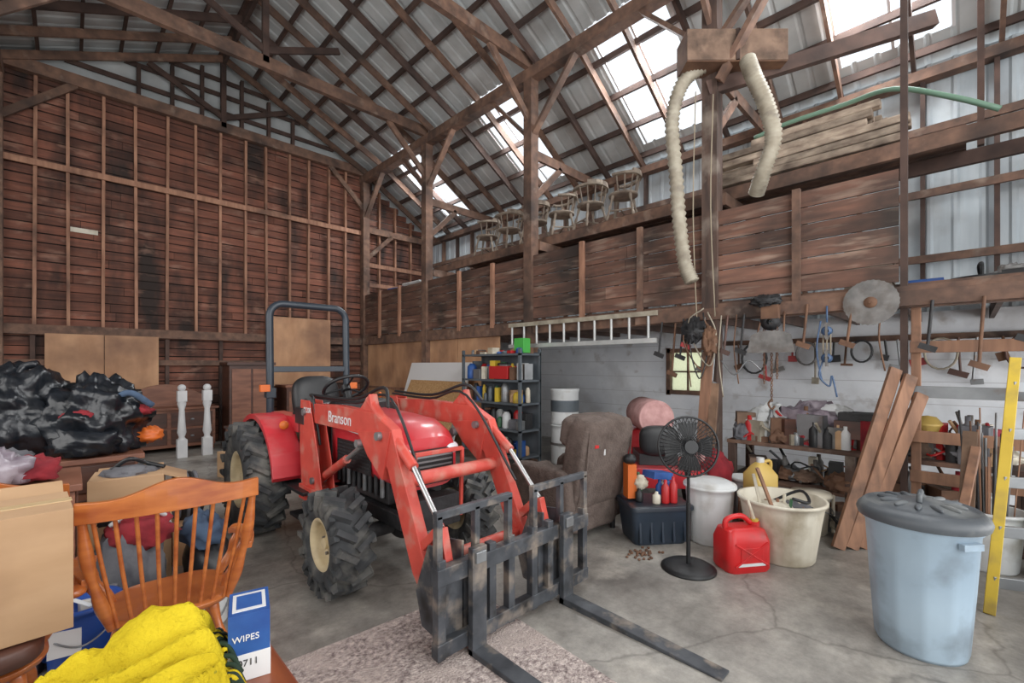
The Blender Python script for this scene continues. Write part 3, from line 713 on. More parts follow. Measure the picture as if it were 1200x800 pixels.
def clutter(name,x0,x1,y0,y1,z0,nn,seed,hmax=.25,pal=None):
    b=B(name); random.seed(seed)
    pal=pal or ['engine','rust','creamplast','steelgrey','black','cloth_red','whiteplast','toolred','cardboard','bladegrey','steelgrey','rust','hosegreyish','darkfurn','cloth_grey','engine','oldboard']
    for i in range(nn):
        y=random.uniform(y0,y1); x=random.uniform(x0,x1); m=random.choice(pal)
        k=random.random()
        if k<.3: w=random.uniform(.06,.2);h=random.uniform(.05,hmax*.8); b.box((x,y,z0+h/2),(w,w*1.3,h),m,rot=(0,0,random.uniform(0,3)))
        elif k<.5: h=random.uniform(.1,hmax); b.lathe([(.001,0),(.045,0),(.045,h*.7),(.02,h*.85),(.02,h),(.001,h)],(x,y,z0),m,n=14)
        elif k<.72: a=random.uniform(0,3); l=random.uniform(.15,.3); b.cyl((x-l*math.cos(a)*.5,y-l*math.sin(a)*.5,z0+.03),(x+l*math.cos(a)*.5,y+l*math.sin(a)*.5,z0+random.uniform(.05,hmax)),.014,m,n=8)
        elif k<.82:
            r=random.uniform(.05,.1); zz=z0+random.uniform(.02,hmax*.6); b.tube([(x+r*math.cos(a),y+r*1.3*math.sin(a),zz+.03*math.sin(2*a)) for a in [j*.5 for j in range(12)]],.009,m,closed=True,n=6)
        else: b.ell((x,y,z0+.07),(random.uniform(.06,.14),random.uniform(.08,.16),random.uniform(.06,.12)),m,amp=.4,seed=i,flat=.6)
    return b
b=clutter('workbench_clutter',5.5,5.98,-.2,1.85,.7,230,11,hmax=.42)
b.ell((5.75,1.2,.9),(.2,.28,.24),'bagclear',amp=.5,seed=3,flat=.8); b.ell((5.65,1.6,.87),(.14,.22,.22),'whiteplast',amp=.5,seed=13,flat=.7); b.box((5.7,.75,.9),(.3,.4,.18),'darkfurn'); b.box((5.7,.75,1.03),(.26,.34,.08),'engine'); b.box((5.7,.4,.87),(.25,.12,.12),'toolred')
b.lathe([(.05,0),(.1,.12),(.11,.14),(.06,.2),(.001,.21)],(5.6,.25,.88),'jug',n=24)
b.ell((5.8,1.0,1.0),(.12,.2,.12),'whiteplast',amp=.5,seed=23)
b.done(.003)
b=clutter('workbench_shelf_clutter',5.5,5.98,-.2,1.85,.28,80,12,hmax=.34); b.done(.003)
b=clutter('floor_clutter',4.95,5.35,-.1,1.3,0.0,56,15,hmax=.36); b.done(.003)
b=clutter('loft_edge_clutter',5.45,6.2,-1.2,-.3,2.28,16,31,hmax=.16); b.done(.003)
# coils and tools hung on the white wall
b=B('wall_hung_coils_and_tools')
random.seed(63)
b.bb(XR-.05,XR-.002,-1.2,2.7,1.86,1.93,'beamwood')
for i in range(22):
    y=-1.1+3.7*i/22+random.uniform(-.04,.04); m=random.choice(['rust','engine','steelgrey','hosegreyish','black','darkfurn','bladegrey','toolred']); k=i%4
    b.cyl((XR-.12,y,1.87),(XR-.04,y,1.87),.007,'rust',n=6)
    if k==0:
        r=random.uniform(.1,.17)
        for q in range(3): b.tube([(XR-.1-.02*q,y+r*math.cos(a),1.87-r*1.3+r*1.3*math.sin(a)) for a in [j*math.pi/9 for j in range(18)]],.012,m,closed=True,n=6)
    else:
        l=random.uniform(.2,.7); b.cyl((XR-.1,y,1.87),(XR-.09,y+random.uniform(-.04,.04),1.87-l),.013,m,n=7); b.box((XR-.09,y,1.87-l),(.03,random.uniform(.06,.18),random.uniform(.03,.1)),m,rot=(random.uniform(-.4,.4),0,0))
b.done(.002)
b=B('wooden_crate',T(4.72,1.40,0,20)); 
for z in(.04,.13,.22):
    for s in(-1,1): b.box((0,s*.17,z),(.36,.015,.07),'plank'); b.box((s*.17,0,z),(.015,.33,.07),'plank')
b.bb(-.16,.16,-.16,.16,.0,.02,'plank'); b.bb(-.18,.18,-.18,.18,.262,.275,'plank'); b.done()
b=B('plastic_jug',T(4.72,1.39,.276,-30,1.15)); b.loft([rsec(w,w*.8,z,.03) for z,w in((0,.2),(.02,.22),(.2,.22),(.28,.12),(.3,.075))],'jug'); b.cyl((0,0,.3),(0,0,.34),.03,'whiteplast'); b.tube([(.03,0,.3),(.1,0,.3),(.1,0,.18)],.014,'jug'); b.done()
b=B('rag_pile',T(4.85,1.88)); b.ell((0,0,.3),(.16,.2,.34),'cloth_red',amp=.3,seed=8,flat=.88); b.ell((.02,.1,.5),(.12,.12,.14),'pinkroll',amp=.4,seed=2); b.done()
b=B('leaning_lumber')
for i,(p,q) in enumerate((((4.60,.76,0.01),(5.22,.44,1.52)),((4.68,.68,0.01),(5.24,.34,1.46)),((4.76,.62,0.01),(5.26,.27,1.30)))):
    b.beam(p,q,.10,.035,'plank',up=(1,.8,0))
b.done(.003)
b=B('rack_lumber_frame')
for z in(1.71,1.32,.93,.58): b.bb(XP-.03,XP+.0,-1.2,.35,z-.05,z+.05,'plank' if z!=1.32 else 'steelgrey')
b.bb(XP,XP+.06,.28,.345,0,2.06,'plank'); b.bb(XP,XP+.06,-.7,-.63,0,2.06,'plank')
b.done(.003)
b=tub('scrap_bin',T(5.03,-.12),.16,.2,.45,'whiteplast',handle=False)
for i in range(46):
    a=random.uniform(0,6.3); r=random.uniform(.02,.12); b.cyl((r*math.cos(a),r*math.sin(a),.03),(1.7*r*math.cos(a),1.7*r*math.sin(a),random.uniform(.7,1.25)),random.uniform(.004,.009),random.choice(['rust','steelgrey','engine','plank']),n=6)
b.done()
b=tub('green_bin',T(4.95,-.58),.2,.23,.5,'green',handle=False); b.done()
b=B('yellow_step_ladder')
for dy,dx in((0,0),(-.38,.18)):
    b.beam((4.08+dx,-.1+dy,0.0),(4.48+dx,-.23+dy,1.6),.03,.055,'yellow',up=(0,1,0))
for k in range(5):
    t=.12+k*.19; p=V((4.08,-.1,0)).lerp(V((4.48,-.23,1.6)),t); b.beam(p,p+V((.18,-.38,0)),.03,.07,'steelgrey')
b.done(.003)
b=B('scrap_lumber_pile')
random.seed(5)
for i in range(30):
    a=random.uniform(-.5,.5); x=random.uniform(3.55,3.85); y=random.uniform(-.75,-.42); z=.03+.035*(i%7); l=random.uniform(.15,.28)
    b.beam((x-l*math.cos(a),y-l*math.sin(a),z),(x+l*math.cos(a),y+l*math.sin(a),z+.01),.06,.045,random.choice(['firewood','firewood','engine','steelgrey']))
for i in range(16):
    b.cyl((3.25+random.uniform(0,.5),-.33+random.uniform(-.1,.1),.02+.02*(i%4)),(3.55+random.uniform(0,.4),-.42+random.uniform(-.1,.1),.03+.02*(i%4)),.014,random.choice(['engine','rust','steelgrey','firewood']),n=7)
b.beam((3.9,.1,.03),(4.7,-.05,.95),.05,.04,'plank'); b.beam((3.95,.02,.03),(4.8,-.02,1.05),.08,.03,'firewood')
b.done(.003)
b=B('walnut_shells')
random.seed(3)
for i in range(40):
    x=3.35+random.gauss(0,.07); y=1.88+random.gauss(0,.05); b.ell((x,y,.008),(.014,.012,.009),'rust',nu=8,nv=5)
b.done()
# ===== hung items on loft =====
b=B('extension_ladder')
for z in(1.86,2.2): b.bb(XP-.16,XP-.12,2.68,5.3,z-.03,z+.03,'aluminium' if z<2 else 'hosegreyish')
y=2.8
while y<5.3: b.cyl((XP-.14,y,1.87),(XP-.14,y,2.19),.018,'aluminium',n=8); y+=.27
b.bb(XP-.12,XP-.06,3.2,3.24,2.15,2.2,'rust'); b.bb(XP-.12,XP-.06,4.7,4.74,2.15,2.2,'rust')
b.done()
b=B('saw_blade'); b.lathe([(.001,-.003),(.02,-.003),(.2,-.003),(.2,.003),(.001,.003)],(5.16,.61,2.12),'bladegrey',axis=(1,0,0),n=64,smooth=False,wob=lambda i,n,h:.03*(i%2))
b.lathe([(.001,-.008),(.05,-.008),(.05,.008),(.001,.008)],(5.155,.61,2.12),'rust',axis=(1,0,0)); b.cyl((5.19,.61,2.12),(5.13,.61,2.12),.012,'rust'); b.done()
b=B('pulley_block')
b.tube([(5.17,.94,2.12),(5.17,.94,1.95)],.008,'bluepulley',sm=False)
for z in(1.88,1.62): b.lathe([(.02,-.025),(.045,-.02),(.035,0),(.045,.02),(.02,.025)],(5.17,.94,z),'bluepulley',axis=(1,0,.0)); b.bb(5.14,5.2,.93,.95,z-.08,z+.08,'bladegrey')
for dy in(-.03,0,.03): b.tube([(5.17,.94+dy,1.85),(5.17,.94+dy,1.62)],.006,'rope',sm=False)
b.tube([(5.17,.97,1.6),(5.16,1.0,1.45),(5.17,.92,1.35),(5.17,.9,1.45),(5.17,.86,1.25)],.008,'bluepulley')
b.tube([(5.17,.99,1.98),(5.16,1.02,1.7),(5.17,.98,1.4)],.008,'bluepulley')
b.done()
b=B('chain_hoist')
b.box((5.15,1.42,2.1),(.08,.16,.14),'rust'); b.lathe([(.03,-.04),(.09,-.03),(.07,0),(.09,.03),(.03,.04)],(5.15,1.42,2.0),'engine',axis=(1,0,0))
for y0,l in((1.36,.55),(1.41,.8),(1.48,.62)):
    z=1.97;k=0
    while z>1.97-l:
        b.tube([(5.15+(.01 if k%2 else 0)*math.cos(a),y0+(0 if k%2 else .01)*math.cos(a),z+.016*math.sin(a)) for a in [j*math.pi/3 for j in range(6)]],.005,'rust',closed=True,n=4); z-=.026;k+=1
b.tube([(5.15,1.41,1.2),(5.15,1.44,1.15),(5.15,1.41,1.1),(5.15,1.38,1.13)],.01,'rust')
b.done()
b=B('metal_hanger_bracket')
b.prismx([(1.62,1.68),(1.18,1.68),(1.22,1.86),(1.3,1.9),(1.5,1.9),(1.58,1.86)],5.06,5.08,'bladegrey'); b.tube([(5.07,1.28,1.88),(5.18,1.3,2.1)],.008,'rust',sm=False); b.tube([(5.07,1.52,1.88),(5.18,1.5,2.1)],.008,'rust',sm=False); b.done()
b=B('hanging_ropes')
for (y,z0,z1,m,x) in((2.0,4.6,2.1,'rope',5.15),(2.19,4.7,1.9,'rope',5.13),(1.9,2.1,1.2,'hosegreyish',5.12),(2.25,2.15,1.3,'rust',5.1),(.53,2.1,1.5,'rust',5.18),(1.75,2.1,1.35,'rust',5.15)):
    b.tube([(x,y,z0),(x-.02,y+.02,(z0+z1)/2),(x,y-.02,z1)],.007,m,n=6)
b.tube([(5.14,2.1,2.2),(5.08,2.25,2.05),(5.1,2.15,1.7),(5.08,2.0,1.55),(5.1,1.95,1.9),(5.12,2.05,2.15)],.008,'hosegreyish')
b.tube([(5.14,2.2,2.1),(5.05,2.3,1.85),(5.08,2.1,1.5),(5.1,1.98,1.8),(5.12,2.1,2.1)],.008,'rust')
b.tube([(5.14,2.15,2.1),(5.05,2.22,1.8),(5.06,2.12,1.4),(5.1,2.05,1.7),(5.12,2.1,2.15)],.008,'black')
b.tube([(5.12,1.9,1.6),(5.08,1.75,1.45),(5.1,1.62,1.6),(5.12,1.5,1.5)],.008,'steelgrey')
b.done()
b=B('hanging_tools')
random.seed(44)
for (y,z,l,m) in((2.62,1.98,.3,'engine'),(2.45,1.95,.5,'rust'),(2.35,2.0,.35,'engine'),(1.98,1.75,.4,'steelgrey'),(1.68,2.0,.3,'engine'),(1.1,2.05,.3,'rust'),(.75,1.95,.2,'rust'),(1.85,2.0,.3,'darkfurn'),(2.1,2.0,.5,'bladegrey'),(2.28,1.98,.2,'toolred'),(.2,2.0,.3,'engine'),(-.1,2.0,.45,'rust'),(-.35,2.0,.25,'black')):
    b.cyl((5.17,y,z+.1),(5.14,y+.03,z-l),.012,m,n=8); b.box((5.14,y+.03,z-l),(.03,.12,.05),m,rot=(.4,0,0)); b.cyl((5.2,y,z+.1),(5.16,y,z+.1),.006,'rust',n=6)
b.ell((5.1,2.2,1.95),(.07,.12,.14),'engine',amp=.5,seed=4); b.ell((5.1,2.02,1.82),(.06,.08,.16),'rust',amp=.5,seed=6); b.ell((5.12,1.45,2.22),(.08,.14,.06),'engine',amp=.4,seed=7)
b.done(.002)
b=B('leaning_boards'); b.beam((4.98,2.1,0),(5.14,2.05,1.7),.12,.03,'plank',up=(1,0,0)); b.beam((4.92,1.98,0),(5.12,1.97,1.35),.09,.03,'firewood',up=(1,0,0)); b.done(.003)
def duct(name,pts,r):
    b=B(name); P=catmull(pts,16)
    b.tube(P,r,'hosegreyish',n=16,sm=False,rf=lambda i,K:1+.13*(1 if i%2 else -1)); return b
duct('flexible_duct',[(5.12,2.1,4.95),(5.03,2.3,4.8),(5.02,2.42,4.4),(5.03,2.38,3.8),(5.04,2.34,3.2),(5.05,2.28,2.72),(5.06,2.2,2.5)],.075).done()
duct('flexible_duct',[(5.2,1.66,4.85),(5.15,1.58,4.6),(5.15,1.46,4.25),(5.17,1.4,3.9),(5.2,1.5,3.6),(5.35,1.62,3.42)],.075).done()
b=B('dust_collector_box',T(5.3,1.86,5.06,-45)); b.box((0,-.14,.0),(1.1,.02,.34),'oldboard'); b.box((0,.16,0),(1.1,.02,.34),'rust'); b.box((0,.01,-.17),(1.1,.3,.02),'rust'); b.box((-.54,.01,0),(.02,.3,.34),'rust'); b.box((.54,.01,0),(.02,.3,.34),'rust'); b.box((.0,-.155,.0),(.04,.02,.34),'darkbeam'); b.done(.003)
b=B('lumber_bundle')
random.seed(21)
for i in range(26):
    r=i//5; c=i%5
    y0=.42+random.uniform(-.05,.3); y1=2.2+random.uniform(-.5,.2)
    b.beam((5.76+.12*c+.03*random.random(),y0,3.76+r*.08+random.uniform(0,.03)),(5.76+.12*c+.03*random.random(),y1,3.76+r*.08+random.uniform(0,.03)),.12,.075,'insul')
b.done(.012)
b=B('garden_hose'); b.tube([(5.72,1.75,4.22),(5.72,1.4,4.26),(5.75,.9,4.27),(5.66,.5,4.22),(5.6,.1,3.95),(5.6,-.2,3.72)],.024,'hosegreen',n=8); b.done()
b=B('loft_basket',T(6.0,-.1,2.28)); b.lathe([(.001,0),(.2,0),(.24,.08),(.22,.08),(.18,.02),(.001,.02)],(0,0,0),'black'); b.tube([(-.2,0,.07),(-.1,0,.2),(.1,.02,.2),(.2,0,.07)],.012,'black'); b.box((.0,.4,.05),(.3,.3,.1),'bluebox'); b.done()
b=B('crate_stack',T(6.3,.75,2.28))
for i in range(8): b.bb(-.2,.2,-.2,.2,.02+i*.07,.065+i*.07,'oldchair')
b.bb(-.17,.17,-.17,.17,0,.58,'backing'); b.done()
b=B('cooler_box',T(6.0,9.9,2.28,10)); b.bb(-.25,.25,-.35,.35,0,1.1,'whiteplast'); b.bb(-.27,.27,-.37,.37,1.1,1.2,'bluebox'); b.done(.02)
b=B('storage_box',T(5.8,9.0,2.28,0)); b.bb(-.2,.2,-.35,.35,0,1.15,'whiteplast'); b.bb(-.22,.22,-.37,.37,1.15,1.2,'whiteplast'); b.done(.02)
def captain(name,M,m='oldchair'):
    b=B(name,M)
    b.lathe([(.001,.40),(.2,.40),(.23,.415),(.23,.44),(.2,.45),(.001,.43)],(0,0,0),m,n=24)
    for sx in(-1,1):
        for sy in(-1,1):
            p=V((sx*.14,sy*.13,.41));q=V((sx*.22,sy*.21,0)); b.tube([q,q.lerp(p,.3),q.lerp(p,.6),p],.022,m,n=8,rf=lambda i,K:.7+.5*math.sin(i/K*9)**2)
        b.cyl((sx*.19,-.18,.15),(sx*.19,.18,.15),.014,m,n=6)
    b.cyl((-.19,0,.15),(.19,0,.15),.014,m,n=6)
    arc=[V((.28*math.cos(a),.26*math.sin(a),.68+.03*max(0,math.sin(a)))) for a in [math.radians(-25+230*i/16) for i in range(17)]]
    for p,q in zip(arc[:-1],arc[1:]): b.beam(p,q+(q-p)*.1,.06,.035,m)
    for i in range(1,16,2): b.cyl((arc[i].x*.78,arc[i].y*.78,.44),arc[i],.012,m,n=6)
    for i in (5,6,7,8,9,10): b.beam(arc[i]+V((0,0,.03)),arc[i+1]+V((0,0,.03)),.04,.07,m)
    b.done()
for i,(y,r,s) in enumerate(((3.66,200,.95),(4.26,160,.95),(4.86,230,.95),(5.47,190,.95),(6.13,170,.95),(6.78,210,.95))):
    captain('captains_chair',T(5.98,y,3.716,r,s))
def windsor(name,M,m='maple'):
    b=B(name,M)
    b.loft([[(q[0],q[2]+.24,z) for q in rrect(0,0,w,w*.94,.14,0,6)] for z,w in((.41,.4),(.42,.46),(.445,.48),(.455,.44))],m)
    for sx in(-1,1):
        for y0,y1 in((.08,-.02),(.4,.5)):
            p=V((sx*.15,y0,.42));q=V((sx*.24,y1,0)); b.tube([q,q.lerp(p,.2),q.lerp(p,.45),q.lerp(p,.7),p],.021,m,n=10,rf=lambda i,K:.75+.5*math.sin(i/K*8)**2)
        b.tube([(sx*.21,.02,.15),(sx*.2,.24,.16),(sx*.21,.46,.15)],.014,m,n=8)
    b.cyl((-.2,.24,.16),(.2,.24,.16),.014,m,n=8)
    n=18; vs=[];fs=[]
    for i in range(n+1):
        t=-1+2*i/n; x=t*.32; y=-.10+.07*t*t; hh=.065*(1-.3*t*t); zc=1.0-.03*t*t
        tp=hh*(.75+.35*math.cos(t*5))
        vs+=[(x,y-.014,zc-hh),(x,y-.014,zc+tp),(x,y+.014,zc+tp),(x,y+.014,zc-hh)]
    for i in range(n):
        for k in range(4): fs.append((i*4+k,i*4+(k+1)%4,(i+1)*4+(k+1)%4,(i+1)*4+k))
    fs+=[(0,1,2,3),(n*4,n*4+3,n*4+2,n*4+1)]
    b.add(vs,fs,m)
    for i in range(9):
        t=-1+2*i/8; b.tube([(t*.19,.03+.02*t*t,.44),(t*.235,-.03+.05*t*t,.7),(t*.27,-.095+.07*t*t,.96)],.009,m,n=6)
    for sx in(-1,1):
        b.tube([(sx*.21,.05,.44),(sx*.25,.01,.6),(sx*.28,-.01,.75),(sx*.30,-.03,.96)],.019,m,n=8,rf=lambda i,K:.8+.5*math.sin(i/K*7)**2)
        pts=[(sx*.275,0,.68),(sx*.31,.15,.68),(sx*.31,.3,.67),(sx*.30,.38,.65)]
        P=catmull(pts,5)
        for i,(p,q) in enumerate(zip(P[:-1],P[1:])): b.beam(p,q+(q-p)*.15,.05+.002*i,.03,m)
        b.ell((sx*.305,.38,.655),(.038,.045,.024),m)
        for yy in(.16,.31): b.tube([(sx*.2,yy,.44),(sx*.26,yy,.56),(sx*.3,yy,.67)],.018,m,n=8,rf=lambda i,K:.8+.5*math.sin(i/K*7)**2)
    b.done(.003)
windsor('windsor_armchair',T(.33,2.46,0,-3))
windsor('windsor_armchair',T(-.32,2.84,0,184))
b=B('seat_cushion',T(-.27,2.52,.458,3)); b.ell((0,0,.05),(.2,.19,.05),'darkfurn',sq=.5); b.done()
b=B('cardboard_box',T(-.235,2.53,.56,3)); b.bb(-.235,.235,-.17,.17,0,.45,'cardboard'); b.bb(-.24,.24,-.03,.03,.449,.453,'tape'); b.bb(-.03,.03,-.173,-.17,.27,.453,'tape'); b.box((-.05,-.172,.15),(.16,.004,.1),'whitepaint'); b.box((0,.22,.45),(.45,.12,.006),'cardboard',rot=(.5,0,0)); b.done(.004)
TZ=.6
b=B('wooden_table')
b.bb(-1.0,.49,.3,1.8,TZ-.035,TZ,'tabletop')
b.bb(-.93,.42,.37,1.73,TZ-.11,TZ-.035,'tabletop')
for x in(-.9,.39):
    for y in(.42,1.7): b.lathe([(.001,0),(.02,0),(.03,.1),(.022,.15),(.035,.3),(.025,.4),(.035,.42),(.035,.5),(.001,.5)],(x,y,0),'tabletop',n=16)
b.done(.008)
b=B('fleece_blanket')
nx,ny=120,120; vs=[];fs=[]
def bh(x,y,e_):
    p=V((x*4.0+y*2.5,y*6-x*2,1)); q=p+V((noise.noise(p*.7)*1.2,noise.noise(p*.7+V((9,0,0)))*1.2,0))
    r1=max(0,1-abs(noise.noise(q))*3.2); r2=max(0,1-abs(noise.noise(q*2.1+V((3,1,0))))*3)
    g=lambda ax,ay,sx,sy: math.exp(-((x-ax)**2/sx+(y-ay)**2/sy))
    base=.02+.155*g(.26,1.63,.012,.02)+.10*g(.10,1.62,.02,.018)+.06*g(-.06,1.55,.03,.03)+.08*g(.2,1.38,.02,.02)
    return e_*max(0,base+.055*r1+.022*r2)
for j in range(ny+1):
    for i in range(nx+1):
        u=i/nx;v=j/ny
        x=-.42+u*.72; y=.9+v*.84
        x+=.05*noise.noise(V((u*4,v*4,9)))+.04*noise.noise(V((v*9,u*2,4)))+(.05 if u>.5 else .1*u)
        y+=.05*noise.noise(V((u*4,v*4,3)))-.12*(1-u)**2
        e_=min(u,v,1-u,1-v)*10; e_=min(1,max(0,e_)); e_=math.sin(e_*1.57)
        vs.append((x,y,TZ+.012+bh(x,y,e_)))
for j in range(ny):
    for i in range(nx): a=j*(nx+1)+i; fs.append((a,a+1,a+nx+2,a+nx+1))
b.add(vs,fs,'fleece',True)
random.seed(9)
for k in range(50):
    v=.3+.69*k/49; j=int(v*ny); p=V(vs[j*(nx+1)+nx-5]); 
    a=random.uniform(-.9,.9); q=p+V((.045*math.cos(a),.045*math.sin(a),.0)); q.z=max(TZ+.016,p.z-.06); b.tube([p,(p+q)/2+V((0,0,.02)),q],.007,'fringe' if k%3 else 'fleece',n=5)
for k in range(34):
    i=int((.2+.79*k/33)*nx); p=V(vs[(ny-4)*(nx+1)+i]); q=p+V((random.uniform(-.02,.02),.035,0)); q.z=max(TZ+.02,p.z-.03); b.tube([p,(p+q)/2+V((0,0,.02)),q],.006,'fringe' if k%3 else 'fleece',n=5)
b.done(solid=.008)
M0=T(.405,1.60,TZ+.001,-14)
b=B('wipes_box',M0); b.bb(-.055,.055,-.08,.08,0,.2,'bluebox'); b.bb(-.0565,.0565,-.0815,.0815,.0,.08,'white'); b.bb(-.045,.045,-.06,.06,.2,.202,'whitepaint'); b.bb(-.035,.035,-.045,.045,.202,.203,'bluebox')
wb=b.done(.002)
label('00711',.028,'black',M0@Matrix.Translation((-.045,-.083,.045))@Matrix.Rotation(math.pi/2,4,'X'),wb,'box_number')
label('WIPES',.026,'white',M0@Matrix.Translation((-.045,-.082,.12))@Matrix.Rotation(math.pi/2,4,'X'),wb,'box_label')
b=tub('blue_bucket',T(.04,3.2,.0),.12,.14,.34,'bluebucket'); b.box((-.06,-.128,.2),(.12,.01,.12),'white',rot=(-.06,0,-.2)); b.done()
b=tub('paint_can',T(.36,3.1),.09,.09,.3,'cloth_red'); b.lathe([(.095,.08),(.096,.2)],(0,0,0),'white'); b.done()
b=tub('paint_can',T(.6,3.2),.09,.09,.22,'whiteplast'); b.done()
# ===== left pile =====
b=B('wooden_desk')
b.bb(-.72,.42,4.55,5.6,.82,.86,'brownfurn'); b.bb(-.7,-.5,4.6,5.55,0,.82,'brownfurn'); b.bb(-.1,.38,4.6,5.55,0,.82,'brownfurn')
for z in(.1,.35,.6): b.bb(-.08,.36,4.585,4.6,z,z+.2,'darkfurn'); b.bb(.38,.39,4.7,5.4,z,z+.2,'darkfurn')
b.done(.006)
b=B('garbage_bag',T(-.30,5.1,.862)); b.ell((0,0,.28),(.36,.4,.38),'bag',amp=.26,fr=3,seed=1,nu=64,nv=40,flat=.72); b.tube([(.0,0,.6),(.05,.03,.68),(.12,.0,.7)],.03,'bag'); b.done()
b=B('garbage_bag',T(.14,4.9,.862)); b.ell((0,0,.24),(.34,.32,.34),'bag',amp=.3,fr=3,seed=6,nu=64,nv=40,flat=.68); b.ell((.2,-.14,.32),(.14,.1,.05),'cloth_red',amp=.4,seed=4); b.tube([(.1,-.2,.42),(.2,-.25,.47),(.34,-.2,.36)],.025,'cloth_blue'); b.ell((.33,0,.1),(.1,.12,.07),'orange',amp=.4,seed=9); b.ell((-.05,-.28,.1),(.2,.12,.12),'bag',amp=.4,seed=19,flat=.7); b.ell((-.1,-.26,.3),(.1,.05,.05),'cloth_red',amp=.4,seed=29); b.done()
b=B('nightstand'); b.bb(-.62,.02,3.55,4.1,.0,.84,'brownfurn'); b.bb(-.65,.05,3.52,4.13,.84,.88,'brownfurn'); b.bb(.02,.032,3.6,4.05,.5,.8,'darkfurn'); b.bb(.02,.032,3.6,4.05,.1,.45,'darkfurn'); b.done(.006)
b=B('plastic_bag_of_clothes',T(-.38,3.7,.882)); b.ell((0,0,.1),(.2,.13,.13),'bagclear',amp=.4,seed=5,flat=.7,nu=36,nv=22); b.ell((.22,.1,.06),(.12,.14,.08),'cloth_red',amp=.4,seed=7,flat=.6); b.ell((.1,.3,.07),(.14,.1,.1),'cloth_grey',amp=.4,seed=17,flat=.6); b.done()
b=B('cardboard_box',T(.30,4.2,0,6)); b.bb(-.2,.2,-.2,.2,0,.5,'cardboard'); b.bb(-.03,.03,-.203,-.2,.2,.5,'tape'); b.done(.004)
b=B('cardboard_box',T(.30,4.2,.502,-8)); b.bb(-.2,.2,-.18,.18,0,.28,'cardboard'); b.box((.26,0,.25),(.16,.34,.006),'cardboard',rot=(0,.4,0)); b.box((0,.22,.26),(.38,.12,.006),'cardboard',rot=(.4,0,0)); b.ell((0,0,.27),(.16,.14,.06),'cloth_grey',amp=.4,seed=3); b.tube([(-.1,.05,.3),(0,.0,.38),(.1,.05,.33),(.2,0,.3)],.015,'black'); b.done(.004)
b=B('duffel_bag',T(.68,3.68)); b.ell((0,0,.2),(.14,.26,.2),'black',amp=.2,seed=3,flat=.95); b.ell((-.03,0,.42),(.12,.22,.12),'cloth_blue',amp=.35,seed=8)
b.tube([(-.05,-.2,.3),(0,-.1,.62),(0,.1,.62),(-.05,.2,.3)],.012,'black'); b.done()
b=B('folding_hose_roll',T(.6,4.42)) 
for k in range(5): b.tube([(.0+.03*k,.16*math.cos(a),.5+.18*math.sin(a)) for a in [j*math.pi/9 for j in range(18)]],.016,'black' if k%2 else 'cloth_grey',closed=True,n=6)
b.bb(-.04,.16,-.15,.15,0,.33,'cardboard'); b.done()
b=B('clothing_pile',T(.27,3.66)); b.ell((0,0,.28),(.17,.2,.32),'cloth_grey',amp=.3,seed=18,flat=.86); b.ell((.05,-.03,.52),(.16,.16,.12),'cloth_red',amp=.4,seed=28);b.ell((-.02,.06,.62),(.13,.13,.08),'engine',amp=.4,seed=38); b.tube([(-.1,-.1,.6),(0,-.16,.68),(.14,-.1,.62),(.2,.05,.5)],.014,'whiteplast'); b.done()
b=clutter('boxed_junk',-.3,.45,3.36,3.44,0.0,16,77,hmax=.5,pal=['bluebox','cloth_grey','whiteplast','engine','cardboard','toolred','bluebucket','creamplast']); b.done(.003)
b=B('antique_dresser')
b.bb(.55,1.95,9.95,10.45,.08,.75,'brownfurn'); b.bb(.5,2.0,9.9,10.47,.75,.79,'brownfurn')
for z in(.14,.44):
    for x in(.6,1.28): b.bb(x,x+.62,9.935,9.95,z,z+.26,'darkfurn'); b.ell((x+.31,9.93,z+.13),(.03,.02,.02),'steelgrey')
n=12
b.add([(.6,10.42,.79)]+[(.6+1.3*i/n,10.42,.95+.25*math.sin(math.pi*i/n)) for i in range(n+1)]+[(1.9,10.42,.79)]+[(.6,10.46,.79)]+[(.6+1.3*i/n,10.46,.95+.25*math.sin(math.pi*i/n)) for i in range(n+1)]+[(1.9,10.46,.79)],
 [tuple(range(n+3)),tuple(range(2*n+5,n+2,-1))]+[(i,i+1,i+n+4,i+n+3) for i in range(n+2)],'brownfurn')
for x in(.6,1.9): b.bb(x-.03,x+.03,9.95,10.0,0,.08,'brownfurn')
b.done(.006)
for x in(1.34,1.7):
    b=B('porch_post_section',T(x,9.3)); b.bb(-.07,.07,-.07,.07,0,.3,'whitepaint'); b.lathe([(.06,.3),(.04,.34),(.065,.42),(.05,.6),(.04,.8),(.065,.9),(.06,.94)],(0,0,0),'whitepaint'); b.bb(-.065,.065,-.065,.065,.94,1.12,'whitepaint'); b.ell((0,0,1.17),(.06,.06,.06),'whitepaint'); b.done()
b=B('armoire'); b.bb(2.1,2.85,9.6,10.15,.05,1.55,'darkfurn'); b.bb(2.06,2.89,9.56,10.18,1.55,1.61,'darkfurn'); b.bb(2.14,2.46,9.585,9.6,.15,1.48,'brownfurn'); b.bb(2.49,2.81,9.585,9.6,.15,1.48,'brownfurn'); b.bb(2.08,2.87,9.58,10.17,0,.06,'darkfurn'); b.done(.006)
b=B('nightstand',T(2.0,8.2)); b.bb(-.15,.35,0,.5,0,.5,'brownfurn'); b.bb(-.17,.37,-.02,.52,.5,.54,'darkfurn'); b.bb(-.12,.32,-.015,0,.1,.45,'darkfurn'); b.done(.006)
b=B('cardboard_box',T(1.75,7.2,0,15)); b.bb(-.25,.25,-.2,.2,0,.35,'cardboard'); b.bb(-.03,.03,-.203,-.2,.1,.35,'tape'); b.done(.004)
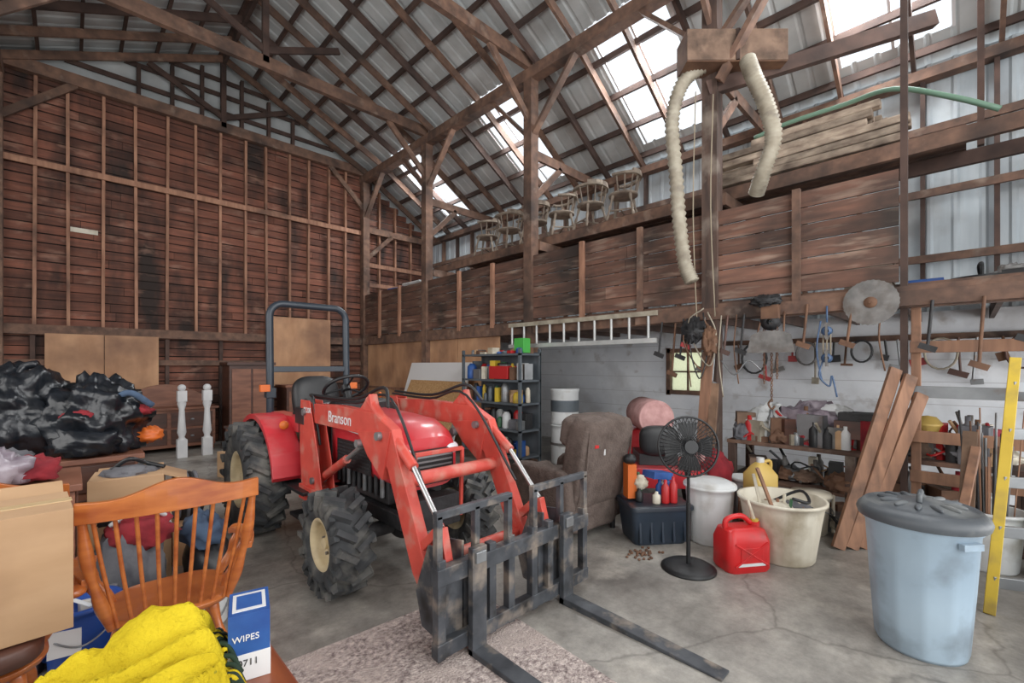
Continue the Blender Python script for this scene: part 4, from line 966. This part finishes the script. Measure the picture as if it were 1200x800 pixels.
b=B('storage_cabinet',T(3.5,9.9)); b.bb(-.4,.5,-.3,.3,0,1.1,'darkfurn'); b.bb(-.43,.53,-.33,.33,1.1,1.15,'brownfurn'); b.bb(-.36,.04,-.315,-.3,.1,1.02,'brownfurn'); b.bb(.07,.46,-.315,-.3,.1,1.02,'brownfurn'); b.done(.006)
b=B('cardboard_box',T(.0,8.9,0,12)); b.bb(-.3,.3,-.25,.25,0,.5,'cardboard'); b.bb(-.03,.03,-.253,-.25,.2,.5,'tape'); b.done(.004)

# ================= LIGHT / CAMERA =================
w=bpy.data.worlds.new('w'); sc.world=w; w.use_nodes=True
w.node_tree.nodes['Background'].inputs[0].default_value=(.88,.94,1,1); w.node_tree.nodes['Background'].inputs[1].default_value=1.3
def area(name,loc,dirv,sx,sy,e,col=(1,1,1)):
    l=bpy.data.lights.new(name,'AREA'); l.shape='RECTANGLE'; l.size=sx; l.size_y=sy; l.energy=e; l.color=col
    o=bpy.data.objects.new(name,l); sc.collection.objects.link(o); o.location=loc; o.rotation_euler=V(dirv).to_track_quat('-Z','Y').to_euler(); return o
nrm=V((-SL,0,-1)).normalized()
for h in SKY:
    xm=(h[2]+h[3])/2; ym=(h[0]+h[1])/2
    area('skylight_daylight',(xm,ym,zroof(xm)+up+.12),nrm,(h[3]-h[2])*1.18,(h[1]-h[0])*1.02,215,(.95,.98,1))
area('front_fill',(1.5,-3.8,3.0),(.15,1,.15),7,5,310,(1,.98,.96))  # added soft fill lamp behind the camera, at the open front end
area('under_loft_fill',(6.35,-3.8,1.1),(.1,1,.0),1.9,1.9,100,(1,.99,.97))  # added fill lamp that brightens the white wall under the loft
area('side_fill',(-2.6,3.5,3.0),(1,.1,.1),7,3.4,220,(1,.98,.96))  # added fill lamp inside the closed left wall, for tractor side and right wall
area('back_wall_fill',(2.2,-2.0,5.6),(0,1,-.02),4,1.2,160,(1,.98,.96))  # added unseen lamp aimed at the back wall to lift it; no opening here
cd=bpy.data.cameras.new('cam'); cam=bpy.data.objects.new('camera',cd); sc.collection.objects.link(cam); sc.camera=cam
cd.sensor_width=36; cd.lens=15.75; cd.shift_y=.0233; cd.clip_start=.05
cam.location=(0,0,1.55); cam.rotation_euler=(math.pi/2,0,-math.atan2(.702,.712))
sc.view_settings.view_transform='Standard'; sc.view_settings.exposure=0; sc.view_settings.gamma=1.06
